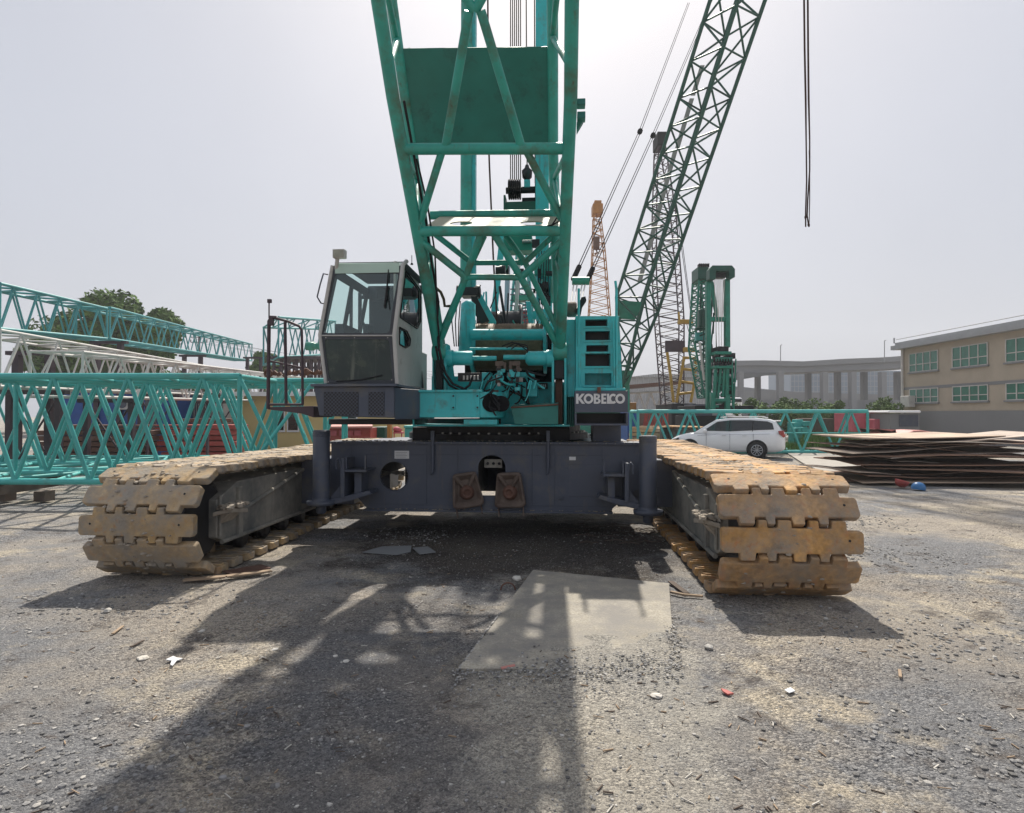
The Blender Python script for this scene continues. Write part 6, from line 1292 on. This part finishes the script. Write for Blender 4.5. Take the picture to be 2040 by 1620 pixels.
# --- pile of sheets at the right edge
rg = random.Random(21); z = .04; k = 0; lay = []
while z < 1.22:
    f_ = z / 1.25; x0_ = (8.6 + rg.uniform(0, 1.5)) if f_ < .9 else 9.0 + rg.uniform(0, .5); y0_ = 16.2 + rg.uniform(-.3, .5); L_ = rg.uniform(3.6, 4.8); D_ = rg.uniform(2.0, 2.8); th = rg.uniform(.012, .03); tilt = rg.uniform(-.10, .12) + .03 * f_; rz = R(rg.uniform(-22, 16))
    q = MB(); vs = []; N_ = 8; sag = rg.uniform(.02, .14)
    for side in (0, 1):
        for i in range(N_ + 1):
            for j in (0, 1):
                u = i / N_; x = u * L_; y = j * D_ + (rg.uniform(-.05, .05) if side == 0 and False else 0); zz = z + tilt * (u - .5) * L_ * .6 + sag * (math.sin(u * math.pi * 1.3 + k) * .5 + (.4 if u < .15 else 0)) - side * th + .02 * j
                vs.append(Vector((x0_ + x * math.cos(rz) - y * math.sin(rz), y0_ + x * math.sin(rz) + y * math.cos(rz), max(.012 + .02 * (1 - side), zz))))
    b0_ = 2 * (N_ + 1); fs = []
    for i in range(N_):
        fs += [(2 * i, 2 * i + 1, 2 * i + 3, 2 * i + 2), (b0_ + 2 * i, b0_ + 2 * i + 2, b0_ + 2 * i + 3, b0_ + 2 * i + 1), (2 * i, 2 * i + 2, b0_ + 2 * i + 2, b0_ + 2 * i), (2 * i + 1, b0_ + 2 * i + 1, b0_ + 2 * i + 3, 2 * i + 3)]
    fs += [(0, b0_, b0_ + 1, 1), (2 * N_, 2 * N_ + 1, b0_ + 2 * N_ + 1, b0_ + 2 * N_)]
    q.add(vs, fs); o = q.build('steel_sheet', M['ply'] if f_ > .82 or k % 3 == 1 else M['plyd'], None); lay.append(o)
    z += rg.uniform(.035, .075); k += 1
for i, o in enumerate(lay): tag(o, 'pale warped sheet lying uppermost on the pile at the right edge' if i == len(lay) - 1 else 'thin warped sheet within the pile at the right edge', 'sheet', 'sheets piled at the right edge')
q = MB(); q.lathe((G(1797, 972) + Vector((0, 0, .15))) , (.25, -.1, 1), [(-.14, .02), (-.12, .09), (-.06, .14), (.03, .16), (.035, .15), (-.05, .13), (-.11, .08)], 20); o = q.build('hard_hat', M['red'], None); tag(o, 'red hard hat lying upturned before the pile of sheets', 'hard hat'); 
q = MB(); q.lathe((G(1830, 976) + Vector((0, 0, .07))), (.1, 0, 1), [(-.06, .15), (0, .155), (.06, .13), (.10, .08), (.115, .02)], 20); tag(q.build('plastic_tub', mat('blue_plastic', (.03, .16, .38), .4), None), 'blue plastic tub upturned beside the red hard hat', 'tub')
q = MB(); q.plate([(G(x, y).x, G(x, y).y) for x, y in ((1560, 899), (1850, 899), (1850, 930), (1700, 950), (1640, 944), (1600, 925))], [], .03, Matrix.Translation((0, 0, .035))); tag(q.build('concrete_apron', mat('pale_pavement', (.34, .315, .28), .9, var=.1, dirt=(.28, .25, .21), damt=.4, ds=1.5), None), kind='structure')
# ------------------------------------------------------------------ ground details
def on(px, py): p = G(px, py); return Vector((p.x, p.y, gz(p.x, p.y)))
def slab_mat():
    m = mat('dusty_steel_plate', (.42, .385, .32), .9, var=.25, vs=1.5, dirt=(.23, .215, .195), damt=.56, ds=2.6, bump=.5, bs=40, fine=60); return m
q = MB(); cr = [on(*p) for p in ((1062, 1139), (1333, 1166), (1338, 1236), (1345, 1330), (912, 1328))]; zt2 = .02
q.prism([Vector((p.x, p.y, .022 - max(0, 6.6 - p.y) * .016)) for p in cr], (0, 0, -.05)); 
# dirt spilled on the near edge hides where the plate ends
tag(q.build('steel_plate', slab_mat(), None, bevel=.003), 'large flat dusty steel plate let into the ground before the crane', 'steel plate')
rg = random.Random(5)
spill = MB()
for k in range(1100):
    if rg.random() < .6: px, py = rg.uniform(900, 1360), rg.gauss(1334, 16)
    elif rg.random() < .5: px, py = rg.gauss(1345, 10), rg.uniform(1225, 1340)
    else: px, py = 1062 - (rg.uniform(1140, 1330) - 1140) * .79 + rg.gauss(0, 6), 0; py = 1140 + (1062 - px) / .79
    p = on(px, min(py, 1420)); spill.lump(p + Vector((0, 0, .012)), rg.uniform(.004, .013), .5, mi=rg.choice((0, 0, 1, 2)), seg=5, rings=3, sm=False, rg=rg)
GM_ = [mat('gravel_grey', (.25, .245, .24), .95, var=.3, vs=9), mat('gravel_dark', (.15, .145, .14), .95, var=.3, vs=9), mat('gravel_pale', (.42, .40, .37), .95, var=.25, vs=9)]
tag(spill.build('spilled_dirt', GM_, None), kind='stuff')
gr = MB()
for k in range(15000):
    u = rg.random(); Y = 2.2 + 12.5 * u ** 2.1; X = rg.uniform(-.86, .86) * Y
    cl_ = noise.noise((X * .9, Y * .9, 5)); 
    if rg.random() > .55 + cl_ * 1.2: continue
    s_ = rg.choice((.003, .003, .004, .004, .005, .006, .009)) * rg.uniform(.7, 1.4) * (1 + Y * .05)
    if abs(X + .2) < 2.3 and 6.2 < Y < 14: s_ *= .8
    gr.lump((X, Y, gz(X, Y) + s_ * .2), s_, .6, mi=rg.choices((0, 1, 2), (5, 3, 2.2))[0], seg=5, rings=3, sm=False, rg=rg)
tag(gr.build('loose_gravel', GM_, None, recalc=False), kind='stuff')
ch = MB()
for k in range(1300):                                     # bark, straw and wood chips
    Y = 2.3 + 6 * rg.random() ** 1.4; X = rg.uniform(-.84, .84) * Y
    if noise.noise((X * .7 + 9, Y * .7, 2)) < .02 and rg.random() < .75: continue
    a_ = rg.random() * 6.28; L_ = rg.uniform(.008, .035); d = Vector((math.cos(a_), math.sin(a_), rg.uniform(-.1, .1))) * L_; p = Vector((X, Y, gz(X, Y) + .006)); ch.tube([p - d, p + d], rg.uniform(.002, .005), 4, rg.randrange(3), sm=False)
tag(ch.build('wood_chips', [M['wood'], M['wooddk'], M['stonew']], None, recalc=False), kind='stuff')
cl = MB()
for k in range(2600):                                     # clods where tracks churned the soil
    cx, cy = rg.choice(((-3.9, 5.9), (-3.5, 3.4), (-2.4, 3.0), (2.6, 3.3), (3.5, 5.0), (4.6, 8.0), (-1.5, 9.4), (1.9, 9.3), (5.5, 10.5)))
    x, y = rg.gauss(cx, .55), rg.gauss(cy, .35); s_ = rg.uniform(.006, .022); cl.lump((x, y, gz(x, y) + s_ * .15), s_, .55, mi=rg.choices((0, 1, 2), (4, 5, 1))[0], seg=5, rings=3, sm=False, rg=rg)
tag(cl.build('soil_clods', GM_, None, recalc=False), kind='stuff')
# single pieces
def stone(px, py, r_, lab, m_='stonew', name='stone', cat='stone', grp='stones on the ground', sq=.6):
    p = on(px, py); q = MB(); q.lump(p + Vector((0, 0, r_ * sq * .6)), r_, sq, seg=8, rings=5, sm=False, jit=.22, rg=rg); tag(q.build(name, M[m_], None, bevel=.004), lab, cat, grp)
stone(1412, 1297, .034, 'pale squarish stone below the right track, left of two small ones')
stone(1440, 1308, .018, 'small flat white stone right of the pale squarish stone', sq=.3)
stone(1030, 1150, .055, 'grey stone at the upper left corner of the steel plate')
stone(214, 1218, .035, 'white stone at the left edge below the left track')
stone(668, 1308, .020, 'small round white pebble in the boom shadow', sq=.4)
stone(690, 1318, .026, 'larger flat pale pebble in the boom shadow', sq=.3)
stone(1645, 1238, .022, 'small white can shaped stone in the shadow of the right track')
stone(402, 1254, .03, 'pale flat stone on the sunny gravel at left', sq=.25)
stone(548, 1293, .026, 'thin white flake on the sunny gravel at centre left', sq=.2)
stone(285, 1308, .045, 'ochre stained flat stone at lower left', sq=.3)
stone(1307, 1390, .04, 'pale flat stone near the bottom right of centre', sq=.3)
stone(1805, 1325, .022, 'white pebble at the right edge in front of the track')
def flat(name, lab, cat, pts, th, m_, lift=.01, grp=None):
    ps = [on(*p) for p in pts]; z_ = max(p.z for p in ps) + lift; q = MB(); q.prism([Vector((p.x, p.y, z_)) for p in ps], (0, 0, th)); tag(q.build(name, M[m_] if isinstance(m_, str) else m_, None, bevel=.001), lab, cat, grp)
flat('white_tile', 'small white rectangular tile fragment on the ground lower right', 'tile', [(1563, 1378), (1575, 1373), (1584, 1380), (1572, 1384)], .006, 'white')
flat('red_scrap', 'red plastic scrap on the ground at lower right', 'scrap', [(1436, 1376), (1447, 1379), (1462, 1386), (1450, 1388), (1440, 1382)], .01, 'red')
flat('red_strip', 'pinkish red strip at the front edge of the steel plate', 'scrap', [(997, 1326), (1025, 1320), (1027, 1324), (1000, 1330)], .006, 'redroof')
flat('broken_board', 'pale grey board lying flat in the shade left of centre', 'board', [(722, 1101), (760, 1090), (820, 1088), (818, 1100), (790, 1106)], .012, 'conc', grp='boards in the shade')
flat('broken_board', 'pale grey board end right of the longer board in the shade', 'board', [(822, 1092), (852, 1089), (868, 1100), (836, 1104)], .012, 'conc', grp='boards in the shade')
flat('white_splinter', 'cross shaped white splinter of plastic at lower left', 'splinter', [(330, 1316), (345, 1309), (352, 1312), (364, 1314), (352, 1318), (344, 1328), (339, 1326), (342, 1318)], .008, 'label')
def plank(lab, pts, w_, th, m_, lift=.02, name='plank'):
    ps = [on(*p) + Vector((0, 0, lift)) for p in pts]; q = MB()
    for a, b_ in zip(ps, ps[1:]):
        d = (b_ - a).normalized(); n_ = d.cross(Vector((0, 0, 1))).normalized() * w_; q.prism([a - n_, b_ - n_, b_ + n_, a + n_], (0, 0, th))
    tag(q.build(name, M[m_], None, bevel=.002), lab, 'plank', 'planks on the ground')
plank('thin split plank under the front of the left track', [(366, 1160), (450, 1155), (540, 1140)], .045, .018, 'wood', .03)
plank('wider brown board behind the thin split plank', [(452, 1146), (530, 1131)], .12, .012, 'brown', .02)
plank('narrow curved slat right of the steel plate', [(1336, 1178), (1362, 1184), (1400, 1190)], .018, .02, 'wood', .02)
plank('short dark slat above the curved slat', [(1336, 1156), (1352, 1170), (1368, 1180)], .03, .015, 'wooddk', .02)
plank('thin stick on the gravel at lower left', [(260, 1286), (286, 1274)], .01, .01, 'wooddk', .01, 'stick')
plank('pale thin stick at the left edge', [(224, 1262), (245, 1247)], .012, .01, 'wood', .01, 'stick')
plank('pale upright looking stick lower right', [(1792, 1334), (1794, 1348)], .01, .012, 'wood', .01, 'stick')
p = on(1012, 1172); q = MB(); q.tube([p + Vector((.075 * math.cos(a_), .02, .075 * math.sin(a_) + .01)) for a_ in [math.pi * i / 12 for i in range(13)]], .009, 6); tag(q.build('iron_ring', M['brown'], None), 'rusty iron hoop standing at the left edge of the steel plate', 'hoop')
# branches and dark litter under the machine
q = MB()
for k in range(46):
    a_ = on(rg.uniform(1150, 1330), rg.uniform(1045, 1085)); d = Vector((rg.gauss(0, .25), rg.gauss(0, .08), 0)); q.tube([a_ + Vector((0, 0, .02)), a_ + d * .5 + Vector((0, rg.uniform(-.03, .03), .04)), a_ + d + Vector((0, 0, .02))], rg.uniform(.003, .009), 5)
tag(q.build('twigs', M['wooddk'], None), kind='stuff')
# hanging ropes at upper right
hr_ = empty('hanging_ropes', W(1608, 452, 6), 'two dark twisted ropes hanging down side by side at upper right', 'rope')
for pts, r0 in ((((1600, -160), (1603, 100), (1605, 196), (1606, 280), (1607, 360), (1605, 420), (1605, 452)), .0095), (((1608, -160), (1610, 100), (1611, 196), (1613, 280), (1613, 340), (1609, 400), (1608, 430), (1611, 449)), .0095), (((1612, 300), (1613, 340), (1613, 400), (1612, 448)), .005)):
    q = MB(); q.tube([W(x, y, 6) for x, y in pts], [r0 * (1 if i < 3 else .75) for i in range(len(pts))], 8); q.build('rope', M['ropeb'], hr_)
q = MB(); q.lump(W(1611, 449, 6), .014, 1.3, rg=rg); q.lump(W(1605, 433, 6), .013, 1.2, rg=rg); q.build('rope_knot', M['ropeb'], hr_)
# grass by the right boom section
q = MB(); vs = []; fs = []
for k in range(9000):
    px = rg.gauss(1655, 45) if rg.random() < .6 else rg.uniform(1440, 1760); Y = rg.uniform(28.2, 34); x = W(px, 860, Y).x; h_ = rg.uniform(.15, .5) if px < 1600 else rg.uniform(.3, 1.0); a_ = rg.random() * 3.14; dx, dy = math.cos(a_) * .03, math.sin(a_) * .03; i = len(vs); lx, ly = rg.gauss(0, .12), rg.gauss(0, .12)
    vs += [(x - dx, Y - dy, 0), (x + dx, Y + dy, 0), (x + lx, Y + ly, h_)]; fs.append((i, i + 1, i + 2))
q.add(vs, fs); tag(q.build('tall_grass', M['grass'], None, recalc=False), kind='stuff')

# ------------------------------------------------------------------ haze
hz = MB(); hz.box(-430, 430, -430, 430, -1.5, 60); ho = hz.build('haze', None, None); ho.data.materials.clear()
hm = bpy.data.materials.new('haze'); hm.use_nodes = True; N = hm.node_tree.nodes; N.remove(N['Principled BSDF']); pv = N.new('ShaderNodeVolumePrincipled'); pv.inputs['Color'].default_value = (.93, .95, 1, 1); pv.inputs['Density'].default_value = .0008; pv.inputs['Anisotropy'].default_value = .2
hm.node_tree.links.new(pv.outputs[0], N['Material Output'].inputs['Volume']); ho.data.materials.append(hm); tag(ho, kind='stuff')
